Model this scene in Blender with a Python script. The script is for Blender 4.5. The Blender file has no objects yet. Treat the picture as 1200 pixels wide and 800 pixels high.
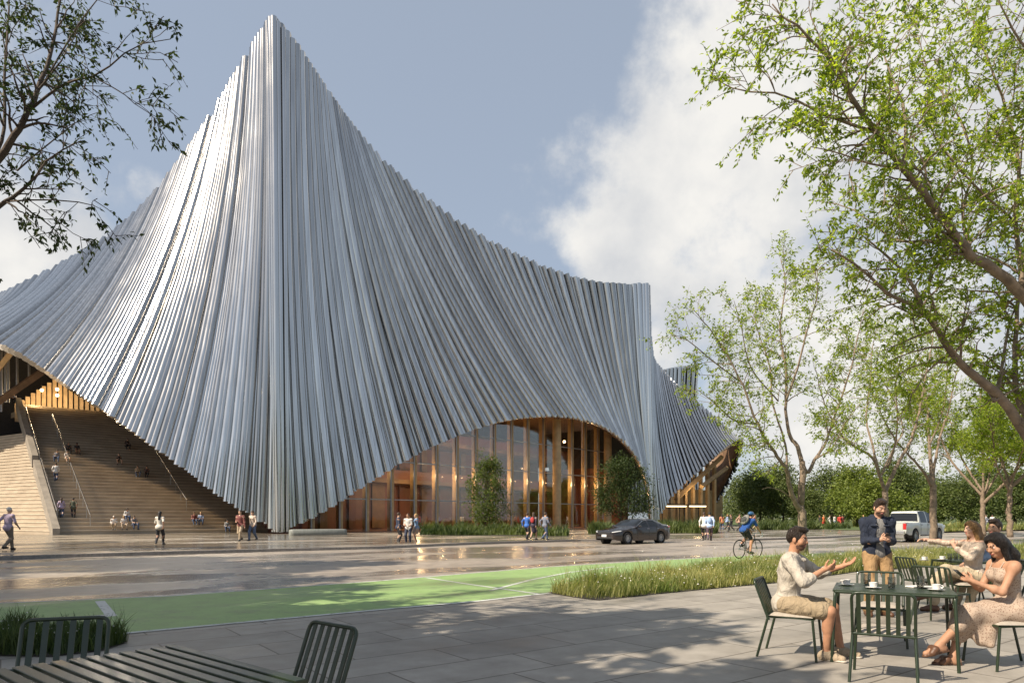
import bpy, bmesh, math, random
import numpy as np
from mathutils import Vector, Matrix
SC = bpy.context.scene
COL = SC.collection
PI = math.pi
RNG = np.random.RandomState(7)
random.seed(7)
# camera: 24 mm lens 1.5 m above the paving, level, shifted up
FPX, EYE, YH = 800.0, 1.5, 606.0
def P(px, py, Y):
    return np.array(((px-600)/FPX*Y, Y, EYE+(YH-py)/FPX*Y))
def G(px, py, z=0.0):
    Y = (EYE-z)*FPX/(py-YH)
    return np.array(((px-600)/FPX*Y, Y, z))
# ------------------------------------------------------------------ objects
def tag(o, label=None, cat=None, group=None, kind=None):
    if label: o['label'] = label
    if cat: o['category'] = cat
    if group: o['group'] = group
    if kind: o['kind'] = kind
    return o
def empty(name, loc=(0,0,0), rz=0, label=None, cat=None, group=None):
    o = bpy.data.objects.new(name, None); COL.objects.link(o)
    o.location = loc; o.rotation_euler = (0,0,rz); o.empty_display_size = .2
    return tag(o, label, cat, group)
def link(name, me, parent=None):
    o = bpy.data.objects.new(name, me); COL.objects.link(o)
    if parent is not None: o.parent = parent
    return o
def copy_tree(o, parent=None):
    c = o.copy(); COL.objects.link(c)
    if parent is not None:
        c.parent = parent; c.matrix_parent_inverse = o.matrix_parent_inverse
    for ch in list(o.children): copy_tree(ch, c)
    return c
class MB:
    """collects shapes, links them as one mesh"""
    def __init__(s): s.v=[]; s.f=[]; s.m=[]; s.n=0
    def add(s, v, f, m=0):
        v = np.asarray(v, float)
        s.v.append(v); n = s.n
        for q in f: s.f.append(tuple(int(i)+n for i in q)); s.m.append(m)
        s.n += len(v); return s
    def box(s, c, size, rz=0, m=0, axes=None):
        c = np.asarray(c,float); hx,hy,hz = [k/2 for k in size]
        if axes is None:
            ca,sa = math.cos(rz),math.sin(rz)
            ax = np.array(((ca,sa,0),(-sa,ca,0),(0,0,1)))
        else: ax = np.asarray(axes,float)
        v = [c+ax[0]*x*hx+ax[1]*y*hy+ax[2]*z*hz for z in(-1,1) for y in(-1,1) for x in(-1,1)]
        return s.add(v, [(0,2,3,1),(4,5,7,6),(0,1,5,4),(2,6,7,3),(0,4,6,2),(1,3,7,5)], m)
    def tube(s, pts, r, n=8, m=0, caps=True, closed=False, flat=1.0):
        pts = [np.asarray(p,float) for p in pts]
        k = len(pts)
        rs = [r]*k if np.isscalar(r) else list(r)
        prev = None; V=[]
        for i in range(k):
            if closed: t = pts[(i+1)%k]-pts[i-1]
            else: t = pts[min(i+1,k-1)]-pts[max(i-1,0)]
            t = t/(np.linalg.norm(t)+1e-9)
            if prev is None:
                a = np.array((0,0,1.)) if abs(t[2])<.9 else np.array((1.,0,0))
                x = np.cross(a,t)
            else: x = prev-t*np.dot(prev,t)
            x /= np.linalg.norm(x)+1e-9; prev = x; y = np.cross(t,x)
            for j in range(n):
                th = 2*PI*j/n
                V.append(pts[i]+x*math.cos(th)*rs[i]+y*math.sin(th)*rs[i]*flat)
        Fc=[]
        for i in range(k if closed else k-1):
            a,b = i*n, ((i+1)%k)*n
            for j in range(n):
                j2=(j+1)%n; Fc.append((a+j,a+j2,b+j2,b+j))
        if caps and not closed:
            Fc.append(tuple(range(n-1,-1,-1))); Fc.append(tuple(range((k-1)*n,k*n)))
        return s.add(V,Fc,m)
    def lathe(s, prof, c=(0,0,0), n=20, m=0, axes=None):
        ax = np.eye(3) if axes is None else np.asarray(axes,float)
        c = np.asarray(c,float); V=[]; Fc=[]
        for (r,z) in prof:
            for j in range(n):
                th=2*PI*j/n; V.append(c+ax[0]*r*math.cos(th)+ax[1]*r*math.sin(th)+ax[2]*z)
        for i in range(len(prof)-1):
            for j in range(n):
                j2=(j+1)%n; Fc.append((i*n+j,i*n+j2,(i+1)*n+j2,(i+1)*n+j))
        return s.add(V,Fc,m)
    def prism(s, poly, z0, z1, m=0, bottom=True):
        n=len(poly)
        V=[(p[0],p[1],z0) for p in poly]+[(p[0],p[1],z1) for p in poly]
        Fc=[tuple(range(n,2*n))]
        if bottom: Fc.append(tuple(range(n-1,-1,-1)))
        for i in range(n):
            j=(i+1)%n; Fc.append((i,j,n+j,n+i))
        return s.add(V,Fc,m)
    def ell(s, c, r, n=12, k=8, m=0, axes=None):
        prof=[(math.sin(PI*i/k)*1.0, -math.cos(PI*i/k)) for i in range(k+1)]
        ax = np.eye(3) if axes is None else np.asarray(axes,float)
        ax = np.array([ax[i]*r[i] for i in range(3)])
        return s.lathe(prof,c,n,m,ax)
    def build(s, name, mats, parent=None, smooth=40, bevel=0, normals=True):
        me = bpy.data.meshes.new(name)
        V = np.concatenate(s.v) if s.v else np.zeros((0,3))
        me.from_pydata(V.tolist(), [], s.f)
        if not isinstance(mats,(list,tuple)): mats=[mats]
        for mt in mats: me.materials.append(mt)
        if len(mats)>1: me.polygons.foreach_set('material_index', np.array(s.m,dtype=np.int32))
        if normals:
            bm=bmesh.new(); bm.from_mesh(me); bmesh.ops.recalc_face_normals(bm,faces=bm.faces); bm.to_mesh(me); bm.free()
        if smooth:
            me.shade_smooth()
            if smooth<180: me.set_sharp_from_angle(angle=math.radians(smooth))
        me.update()
        o = link(name, me, parent)
        if bevel:
            b=o.modifiers.new('bevel','BEVEL'); b.width=bevel; b.segments=2; b.limit_method='ANGLE'
        return o
def mesh_np(name, V, Fq, mats, parent=None, smooth=True, midx=None):
    """fast path: V (n,3), Fq (m,3 or 4)"""
    me = bpy.data.meshes.new(name)
    n=len(V); m=len(Fq); k=Fq.shape[1]
    me.vertices.add(n); me.vertices.foreach_set('co', np.ascontiguousarray(V,dtype=np.float32).ravel())
    me.loops.add(m*k); me.loops.foreach_set('vertex_index', np.ascontiguousarray(Fq,dtype=np.int32).ravel())
    me.polygons.add(m)
    me.polygons.foreach_set('loop_start', np.arange(0,m*k,k,dtype=np.int32))
    if not isinstance(mats,(list,tuple)): mats=[mats]
    for mt in mats: me.materials.append(mt)
    if midx is not None: me.polygons.foreach_set('material_index', np.asarray(midx,dtype=np.int32))
    me.update(calc_edges=True); me.validate()
    if smooth: me.shade_smooth()
    return link(name, me, parent)
# ------------------------------------------------------------------ materials
MATS={}
class NT:
    def __init__(s,mat):
        s.m=mat; mat.use_nodes=True; s.t=mat.node_tree; s.t.nodes.clear()
    def n(s,typ,**kw):
        nd=s.t.nodes.new(typ)
        for k,v in kw.items():
            if k in nd.inputs: nd.inputs[k].default_value=v
            else: setattr(nd,k,v)
        return nd
    def l(s,a,ao,b,bi): s.t.links.new(a.outputs[ao], b.inputs[bi])
def ramp(nd, stops):
    cr=nd.color_ramp
    while len(cr.elements)>1: cr.elements.remove(cr.elements[-1])
    for i,(p,c) in enumerate(stops):
        e=cr.elements[0] if i==0 else cr.elements.new(p)
        e.position=p; e.color=(c[0],c[1],c[2],1) if len(c)>=3 else (c[0],)*3+(1,)
def mat(name, col, rough=.6, metal=0, var=.15, scale=6, bump=.0, bscale=40, rvar=0, coat=0, emit=None, estr=0, spec=.5, trans=0, sheen=0, coord='Object'):
    """principled surface with a little noise in colour, gloss and relief"""
    if name in MATS: return MATS[name]
    m=bpy.data.materials.new(name); t=NT(m)
    out=t.n('ShaderNodeOutputMaterial'); b=t.n('ShaderNodeBsdfPrincipled')
    t.l(b,'BSDF',out,'Surface')
    b.inputs['Roughness'].default_value=rough; b.inputs['Metallic'].default_value=metal
    b.inputs['Specular IOR Level'].default_value=spec
    if coat: b.inputs['Coat Weight'].default_value=coat; b.inputs['Coat Roughness'].default_value=.05
    if trans: b.inputs['Transmission Weight'].default_value=trans
    if sheen: b.inputs['Sheen Weight'].default_value=sheen
    if emit: b.inputs['Emission Color'].default_value=(*emit,1); b.inputs['Emission Strength'].default_value=estr
    tc=t.n('ShaderNodeTexCoord'); nz=t.n('ShaderNodeTexNoise',Scale=scale,Detail=5.0)
    t.l(tc,coord,nz,'Vector')
    r=t.n('ShaderNodeValToRGB')
    lo=[max(0,c*(1-var)) for c in col]; hi=[min(1,c*(1+var)) for c in col]
    ramp(r,[(.3,lo),(.7,hi)]); t.l(nz,'Fac',r,'Fac'); t.l(r,'Color',b,'Base Color')
    if rvar:
        mr=t.n('ShaderNodeMapRange'); mr.inputs['From Min'].default_value=.3; mr.inputs['From Max'].default_value=.7
        mr.inputs['To Min'].default_value=max(.02,rough-rvar); mr.inputs['To Max'].default_value=rough+rvar
        t.l(nz,'Fac',mr,'Value'); t.l(mr,'Result',b,'Roughness')
    if bump:
        n2=t.n('ShaderNodeTexNoise',Scale=bscale,Detail=4.0); t.l(tc,coord,n2,'Vector')
        bp=t.n('ShaderNodeBump',Strength=bump,Distance=.02); t.l(n2,'Fac',bp,'Height'); t.l(bp,'Normal',b,'Normal')
    MATS[name]=m; return m
def cr_interp(ctrl, ts):
    """Catmull-Rom through rows of ctrl (k,d) at ts in 0..k-1"""
    C=np.asarray(ctrl,float); k=len(C); out=[]
    for t in ts:
        i=min(int(t),k-2); f=t-i
        p1,p2=C[i],C[i+1]; p0=C[i-1] if i>0 else 2*p1-p2; p3=C[i+2] if i+2<k else 2*p2-p1
        out.append(.5*((2*p1)+(-p0+p2)*f+(2*p0-5*p1+4*p2-p3)*f*f+(-p0+3*p1-3*p2+p3)*f**3))
    return np.array(out)
# ------------------------------------------------------------------ camera, light, sky
cam=bpy.data.cameras.new('camera'); co=bpy.data.objects.new('camera',cam); COL.objects.link(co)
co.location=(0,0,EYE); co.rotation_euler=(PI/2,0,0)
cam.sensor_width=36; cam.lens=FPX/1200*36; cam.shift_y=(YH-400)/1200; cam.clip_end=3000; cam.clip_start=.1
SC.camera=co
SUN_EL=math.radians(43); SUN_AZ=(-.86,-.50)
_h=math.hypot(*SUN_AZ); LDIR=Vector((SUN_AZ[0]/_h*math.cos(SUN_EL),SUN_AZ[1]/_h*math.cos(SUN_EL),math.sin(SUN_EL)))
sl=bpy.data.lights.new('sun','SUN'); sl.energy=4.2; sl.angle=math.radians(.5); sl.color=(1,.88,.72)
so=bpy.data.objects.new('sun',sl); COL.objects.link(so); so.rotation_euler=LDIR.to_track_quat('Z','Y').to_euler(); so.location=(-40,-20,60)
W=bpy.data.worlds.new('World'); SC.world=W; t=NT(W)
out=t.n('ShaderNodeOutputWorld'); bg=t.n('ShaderNodeBackground',Strength=.08); t.l(bg,'Background',out,'Surface')
sky=t.n('ShaderNodeTexSky'); sky.sky_type='NISHITA'; sky.sun_disc=False; sky.sun_elevation=SUN_EL
sky.sun_rotation=math.atan2(SUN_AZ[0],SUN_AZ[1])%(2*PI); sky.air_density=1.0; sky.dust_density=1.6; sky.ozone_density=1.2
tc=t.n('ShaderNodeTexCoord')
nz=t.n('ShaderNodeTexNoise',Scale=3.4,Detail=10.0,Roughness=.60); t.l(tc,'Generated',nz,'Vector')
def blob(px,py,rad,amp):
    d=Vector(((px-600)/FPX,1,(YH-py)/FPX)).normalized()
    dp=t.n('ShaderNodeVectorMath',operation='DISTANCE'); t.l(tc,'Generated',dp,0); dp.inputs[1].default_value=d
    mr=t.n('ShaderNodeMapRange'); mr.interpolation_type='SMOOTHSTEP'
    mr.inputs['From Min'].default_value=rad; mr.inputs['From Max'].default_value=rad*.25
    mr.inputs['To Min'].default_value=0; mr.inputs['To Max'].default_value=amp; t.l(dp,'Value',mr,'Value'); return mr
acc=None
for b in [(885,140,.30,.42),(805,275,.22,.40),(1010,60,.42,.36),(875,10,.23,.36),(1000,330,.40,.30),(20,262,.10,.30),(175,218,.05,.22),(790,380,.14,.26),(1250,200,.7,.25),(-600,330,.8,.30),(300,900,.2,.0)]:
    m_=blob(*b)
    if acc is None: acc=m_
    else:
        ad=t.n('ShaderNodeMath',operation='MAXIMUM'); t.l(acc,0,ad,0); t.l(m_,0,ad,1); acc=ad
sm=t.n('ShaderNodeMath',operation='ADD'); t.l(acc,0,sm,0); t.l(nz,'Fac',sm,1)
cm=t.n('ShaderNodeMapRange'); cm.interpolation_type='SMOOTHSTEP'
cm.inputs['From Min'].default_value=.64; cm.inputs['From Max'].default_value=.82; t.l(sm,0,cm,'Value')
# haze greys the blue; cloud brightness breaks up with a second noise
hz=t.n('ShaderNodeMixRGB'); hz.inputs['Fac'].default_value=.6; hz.inputs['Color2'].default_value=(3.3,3.7,4.25,1); t.l(sky,'Color',hz,'Color1')
n2=t.n('ShaderNodeTexNoise',Scale=5.5,Detail=7.0,Roughness=.55); t.l(tc,'Generated',n2,'Vector')
cc=t.n('ShaderNodeValToRGB'); ramp(cc,[(.28,(.60,.63,.68)),(.60,(.98,.96,.92))]); t.l(n2,'Fac',cc,'Fac')
cs=t.n('ShaderNodeVectorMath',operation='SCALE'); cs.inputs['Scale'].default_value=6.3; t.l(cc,'Color',cs,0)
mx=t.n('ShaderNodeMixRGB'); t.l(cm,'Result',mx,'Fac'); t.l(hz,'Color',mx,'Color1'); t.l(cs,'Vector',mx,'Color2'); t.l(mx,'Color',bg,'Color')
vs=SC.view_settings; vs.view_transform='Standard'; vs.look='None'; vs.gamma=1; vs.exposure=0.9; vs.use_curve_mapping=False
SC.display_settings.display_device='sRGB'
cy=SC.cycles; cy.use_denoising=True; cy.max_bounces=7; cy.diffuse_bounces=3; cy.glossy_bounces=3; cy.transmission_bounces=4; cy.transparent_max_bounces=10
cy.caustics_reflective=False; cy.caustics_refractive=False; cy.sample_clamp_indirect=6
# ================================================================== ground
def sheet(name, poly, z, m, kind='structure'):
    mb=MB(); mb.add([(p[0],p[1],z) for p in poly],[tuple(range(len(poly)))])
    o=mb.build(name,m,smooth=0); tag(o,kind=kind); return o
def wet_mat(name, c_lo, c_hi, r_wet, r_dry, wet, joints=None, rot=0, bump=.15):
    m=bpy.data.materials.new(name); t=NT(m)
    out=t.n('ShaderNodeOutputMaterial'); b=t.n('ShaderNodeBsdfPrincipled'); t.l(b,'BSDF',out,'Surface')
    tc=t.n('ShaderNodeTexCoord'); mp=t.n('ShaderNodeMapping'); mp.inputs['Rotation'].default_value=(0,0,rot); t.l(tc,'Object',mp,'Vector')
    n1=t.n('ShaderNodeTexNoise',Scale=.16,Detail=6.0,Roughness=.6); mp2=t.n('ShaderNodeMapping'); mp2.inputs['Scale'].default_value=(.55,1.8,1); t.l(mp,'Vector',mp2,'Vector'); t.l(mp2,'Vector',n1,'Vector')
    n2=t.n('ShaderNodeTexNoise',Scale=2.2,Detail=8.0,Roughness=.65); t.l(mp,'Vector',n2,'Vector')
    r=t.n('ShaderNodeValToRGB'); ramp(r,[(.3,c_lo),(.72,c_hi)]); t.l(n2,'Fac',r,'Fac')
    col=r
    mr=t.n('ShaderNodeMapRange'); mr.interpolation_type='SMOOTHSTEP'
    mr.inputs['From Min'].default_value=wet-.07; mr.inputs['From Max'].default_value=wet+.07
    mr.inputs['To Min'].default_value=r_wet; mr.inputs['To Max'].default_value=r_dry; t.l(n1,'Fac',mr,'Value')
    ra=t.n('ShaderNodeMath',operation='MULTIPLY_ADD'); t.l(n2,'Fac',ra,0); ra.inputs[1].default_value=.12; t.l(mr,'Result',ra,2)
    t.l(ra,'Value',b,'Roughness')
    dk=t.n('ShaderNodeMapRange'); dk.interpolation_type='SMOOTHSTEP'; dk.inputs['From Min'].default_value=wet-.07; dk.inputs['From Max'].default_value=wet+.07
    dk.inputs['To Min'].default_value=.62; dk.inputs['To Max'].default_value=1.; t.l(n1,'Fac',dk,'Value')
    sc=t.n('ShaderNodeVectorMath',operation='SCALE'); t.l(col,'Color',sc,0); t.l(dk,'Result',sc,'Scale')
    last=sc,'Vector'
    n3=t.n('ShaderNodeTexNoise',Scale=35.,Detail=5.0); t.l(mp,'Vector',n3,'Vector')
    bp=t.n('ShaderNodeBump',Strength=bump,Distance=.01); t.l(n3,'Fac',bp,'Height')
    if joints:
        bw,bh,mort,c1,c2=joints
        bt=t.n('ShaderNodeTexBrick'); bt.offset=.37; bt.inputs['Scale'].default_value=1; bt.inputs['Brick Width'].default_value=bw; bt.inputs['Row Height'].default_value=bh
        bt.inputs['Mortar Size'].default_value=mort; bt.inputs['Mortar Smooth'].default_value=.2
        bt.inputs['Color1'].default_value=(*(c1,)*3,1); bt.inputs['Color2'].default_value=(*(c2,)*3,1); bt.inputs['Mortar'].default_value=(.38,.36,.34,1)
        t.l(mp,'Vector',bt,'Vector')
        mu=t.n('ShaderNodeMixRGB',blend_type='MULTIPLY'); mu.inputs['Fac'].default_value=1; t.l(sc,'Vector',mu,'Color1'); t.l(bt,'Color',mu,'Color2'); last=mu,'Color'
        b2=t.n('ShaderNodeBump',Strength=.5,Distance=.01); b2.invert=True; t.l(bt,'Fac',b2,'Height'); t.l(bp,'Normal',b2,'Normal'); bp=b2
    t.l(last[0],last[1],b,'Base Color'); t.l(bp,'Normal',b,'Normal')
    MATS[name]=m; return m
ROADDIR=math.atan2(.6,.8)
M_asph=wet_mat('wet_asphalt',(.21,.175,.14),(.40,.35,.29),.09,.40,.49,rot=-ROADDIR,bump=.25)
M_plaza=wet_mat('wet_stone_paving',(.25,.21,.16),(.39,.335,.26),.07,.32,.53,(1.6,.8,.012,1,.88),rot=-ROADDIR,bump=.08)
M_pave=wet_mat('grey_stone_slabs',(.25,.225,.19),(.40,.365,.315),.30,.58,.42,(1.5,.75,.012,1,.78),rot=-ROADDIR*1.0,bump=.12)
M_lane=wet_mat('green_lane_paint',(.20,.315,.105),(.28,.41,.155),.25,.6,.42,rot=-ROADDIR,bump=.25)
M_white=wet_mat('white_road_paint',(.50,.51,.48),(.62,.63,.60),.3,.6,.42,rot=-ROADDIR)
def wear_paint(m,base,scale,lo,hi):
    """scuffs where the asphalt shows through the paint"""
    t=m.node_tree; b=[n for n in t.nodes if n.type=='BSDF_PRINCIPLED'][0]; src=b.inputs['Base Color'].links[0].from_socket
    tc=t.nodes.new('ShaderNodeTexCoord'); nz=t.nodes.new('ShaderNodeTexNoise'); nz.inputs['Scale'].default_value=scale; nz.inputs['Detail'].default_value=9; nz.inputs['Roughness'].default_value=.72
    t.links.new(tc.outputs['Object'],nz.inputs['Vector']); mr=t.nodes.new('ShaderNodeMapRange'); mr.inputs['From Min'].default_value=lo; mr.inputs['From Max'].default_value=hi; mr.inputs['To Max'].default_value=.85; t.links.new(nz.outputs['Fac'],mr.inputs['Value'])
    mx=t.nodes.new('ShaderNodeMixRGB'); mx.inputs['Color2'].default_value=(*base,1); t.links.new(mr.outputs['Result'],mx.inputs['Fac']); t.links.new(src,mx.inputs['Color1']); t.links.new(mx.outputs['Color'],b.inputs['Base Color'])
wear_paint(M_white,(.16,.17,.11),6.,.54,.62); wear_paint(M_lane,(.17,.16,.12),1.6,.50,.80); wear_paint(M_lane,(.12,.13,.09),9.,.56,.72)
M_kerb=mat('kerb_granite',(.24,.22,.2),.55,var=.25,scale=12,bump=.3)
M_soil=mat('dark_soil',(.05,.042,.03),.95,var=.4,scale=9,bump=.5,bscale=20)
M_lawn=mat('lawn_ground',(.075,.11,.03),.95,var=.4,scale=.5,bump=.6,bscale=8)
sheet('road',[(-700,-80),(900,-80),(900,1200),(-700,1200)],0.0,M_asph)
# foreground paving, up to the bike lane and behind the grass strip
lane_lo=[G(-500,801),G(161,741),G(300,728),G(440,715),G(560,704.5),G(645,695),(2.6,16.6),(5.4,20.0),(11.5,24.6),(20,29.5),(40,44),(70,64)]
lane_hi=[G(-500,736),G(0,707),G(200,698.5),G(440,681),G(560,671),G(640,664.5),(4.6,23.4),(8.4,26.2),(14,29.2),(22,34),(42,48),(72,68)]
pave=[(-40,-20)]+[(p[0],p[1]) for p in lane_lo]+[(90,64),(90,-20)]
sheet('paving',pave,.004,M_pave)
sheet('bike_lane',[(p[0],p[1]) for p in lane_lo]+[(p[0],p[1]) for p in lane_hi[::-1]],.008,M_lane)
def strip(mb,pts,w,z):
    pts=np.array([(p[0],p[1]) for p in pts],float); n=len(pts); L=[];R=[]
    for i in range(n):
        d=pts[min(i+1,n-1)]-pts[max(i-1,0)]; d/=np.linalg.norm(d); nn=np.array((-d[1],d[0]))
        L.append(pts[i]+nn*w/2); R.append(pts[i]-nn*w/2)
    V=[(p[0],p[1],z) for p in L+R]
    mb.add(V,[(i,i+1,n+i+1,n+i) for i in range(n-1)])
mid=[(np.asarray(a[:2])*.5+np.asarray(b[:2])*.5) for a,b in zip(lane_lo,lane_hi)]
mb=MB()
strip(mb,lane_lo,.12,.012); strip(mb,lane_hi,.10,.012)
strip(mb,[G(0,728),G(60,725),G(124,721)],.10,.0121); strip(mb,[G(117,704.5),G(131,722.5)],.15,.0124)
strip(mb,[G(500,677),G(545,684),G(634,696.5)],.10,.0121); strip(mb,[G(575,692),G(620,680),G(665,671),G(720,664)],.10,.0124)
o=mb.build('lane_marking',M_white,smooth=0); tag(o,kind='structure')
# building side: raised wet stone plaza with a kerb
KE=[G(-420,676,.0),G(-200,663.5),G(0,655.5),G(200,649),G(440,643),G(560,637.5),G(680,634),G(780,633.2),G(870,633.5),(22.5,49),(31,58),(52,92),(95,150)]
KE=[np.array((p[0],p[1]),float) for p in KE]
plz=[(p[0],p[1]) for p in KE]+[(95,320),(-300,320),(-300,40)]
sheet('plaza',plz,.12,M_plaza)
mb=MB()
n=len(KE); inn=[];out_=[]
for i in range(n):
    d=KE[min(i+1,n-1)]-KE[max(i-1,0)]; d/=np.linalg.norm(d); nn=np.array((-d[1],d[0]))
    inn.append(KE[i]+nn*.28); out_.append(KE[i]-nn*.02)
V=[(p[0],p[1],.0) for p in out_]+[(p[0],p[1],.126) for p in out_]+[(p[0],p[1],.126) for p in inn]
mb.add(V,[(i,i+1,n+i+1,n+i) for i in range(n-1)]+[(n+i,n+i+1,2*n+i+1,2*n+i) for i in range(n-1)])
o=mb.build('kerb',M_kerb,smooth=0); tag(o,kind='structure')
# lawn beyond the road on the right
lawn=[(36,75),(70,86),(140,110),(400,150),(400,600),(60,600),(44,160)]
sheet('lawn',lawn,.135,M_lawn)
# ================================================================== the hall
M_tube=bpy.data.materials.new('brushed_aluminium'); t=NT(M_tube)
out=t.n('ShaderNodeOutputMaterial'); b=t.n('ShaderNodeBsdfPrincipled'); t.l(b,'BSDF',out,'Surface')
b.inputs['Metallic'].default_value=1; b.inputs['Roughness'].default_value=.3
tc=t.n('ShaderNodeTexCoord'); nz=t.n('ShaderNodeTexNoise',Scale=.35,Detail=6.0); t.l(tc,'Object',nz,'Vector')
at=t.n('ShaderNodeAttribute'); at.attribute_name='tone'
r=t.n('ShaderNodeValToRGB'); ramp(r,[(0,(.38,.37,.355)),(1,(.68,.66,.63))]); t.l(at,'Fac',r,'Fac'); mps=t.n('ShaderNodeMapping'); mps.inputs['Scale'].default_value=(3,3,.12); t.l(tc,'Object',mps,'Vector'); nzs=t.n('ShaderNodeTexNoise',Scale=1.2,Detail=6.0); t.l(mps,'Vector',nzs,'Vector'); rs_=t.n('ShaderNodeMapRange'); rs_.inputs['From Min'].default_value=.35; rs_.inputs['From Max'].default_value=.65; rs_.inputs['To Min'].default_value=.86; rs_.inputs['To Max'].default_value=1.06; t.l(nzs,'Fac',rs_,'Value'); sc2=t.n('ShaderNodeVectorMath',operation='SCALE'); t.l(r,'Color',sc2,0); t.l(rs_,'Result',sc2,'Scale'); t.l(sc2,'Vector',b,'Base Color')
mr=t.n('ShaderNodeMapRange'); mr.inputs['From Min'].default_value=.3; mr.inputs['From Max'].default_value=.7; mr.inputs['To Min'].default_value=.12; mr.inputs['To Max'].default_value=.20; t.l(nz,'Fac',mr,'Value'); t.l(mr,'Result',b,'Roughness')
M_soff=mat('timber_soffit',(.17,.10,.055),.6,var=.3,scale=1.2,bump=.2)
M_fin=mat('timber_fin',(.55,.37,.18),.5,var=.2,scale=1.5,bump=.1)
M_fin2=mat('pale_timber_fin',(.52,.36,.19),.5,var=.2,scale=1.5,bump=.1)
M_dark=mat('dark_roof_membrane',(.045,.042,.04),.8,var=.2)
M_red=mat('red_brown_panel',(.15,.048,.028),.5,var=.25,scale=.4)
M_steel=mat('pale_steel',(.42,.42,.41),.4,metal=.6,var=.1)
M_floor=mat('terracotta_floor',(.30,.15,.09),.4,var=.15,scale=1)
M_step=bpy.data.materials.new('step_stone'); t=NT(M_step)
out=t.n('ShaderNodeOutputMaterial'); b=t.n('ShaderNodeBsdfPrincipled',Roughness=.6); t.l(b,'BSDF',out,'Surface')
tc=t.n('ShaderNodeTexCoord'); nz=t.n('ShaderNodeTexNoise',Scale=.6,Detail=8.0); t.l(tc,'Object',nz,'Vector'); r=t.n('ShaderNodeValToRGB'); ramp(r,[(.3,(.33,.262,.185)),(.7,(.45,.37,.272))]); t.l(nz,'Fac',r,'Fac'); t.l(r,'Color',b,'Base Color')
M_stepnose=mat('step_nosing_stone',(.54,.45,.335),.55,var=.2,scale=1)
M_stone=mat('warm_stone',(.27,.235,.19),.6,var=.2,scale=1.5,bump=.15)
def glass_mat(name, tint=(.55,.6,.62), refl=.25):
    m=bpy.data.materials.new(name); t=NT(m)
    out=t.n('ShaderNodeOutputMaterial'); mx=t.n('ShaderNodeMixShader'); tr=t.n('ShaderNodeBsdfTransparent'); gl=t.n('ShaderNodeBsdfGlossy',Roughness=.02)
    tr.inputs['Color'].default_value=(*tint,1); fr=t.n('ShaderNodeFresnel',IOR=1.5)
    a=t.n('ShaderNodeMath',operation='MULTIPLY_ADD'); a.use_clamp=True; a.inputs[1].default_value=.32; a.inputs[2].default_value=refl; t.l(fr,'Fac',a,0)
    t.l(a,'Value',mx,'Fac'); t.l(tr,'BSDF',mx,1); t.l(gl,'BSDF',mx,2); t.l(mx,'Shader',out,'Surface'); MATS[name]=m; return m
M_glass=glass_mat('facade_glass',(.95,.93,.9),.012)
hall=empty('concert_hall',(-20,58,0),label='large tent shaped hall clad in hanging silver metal tubes with pointed peaks',cat='building')
HOFF=np.array((-20,58,0.))
def hb(mb,name,m,smooth=40,parent=None,**k):
    o=mb.build(name,m,None,smooth,**k); o.parent=parent or hall
    if parent is None: o.location=-HOFF
    return o
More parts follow.
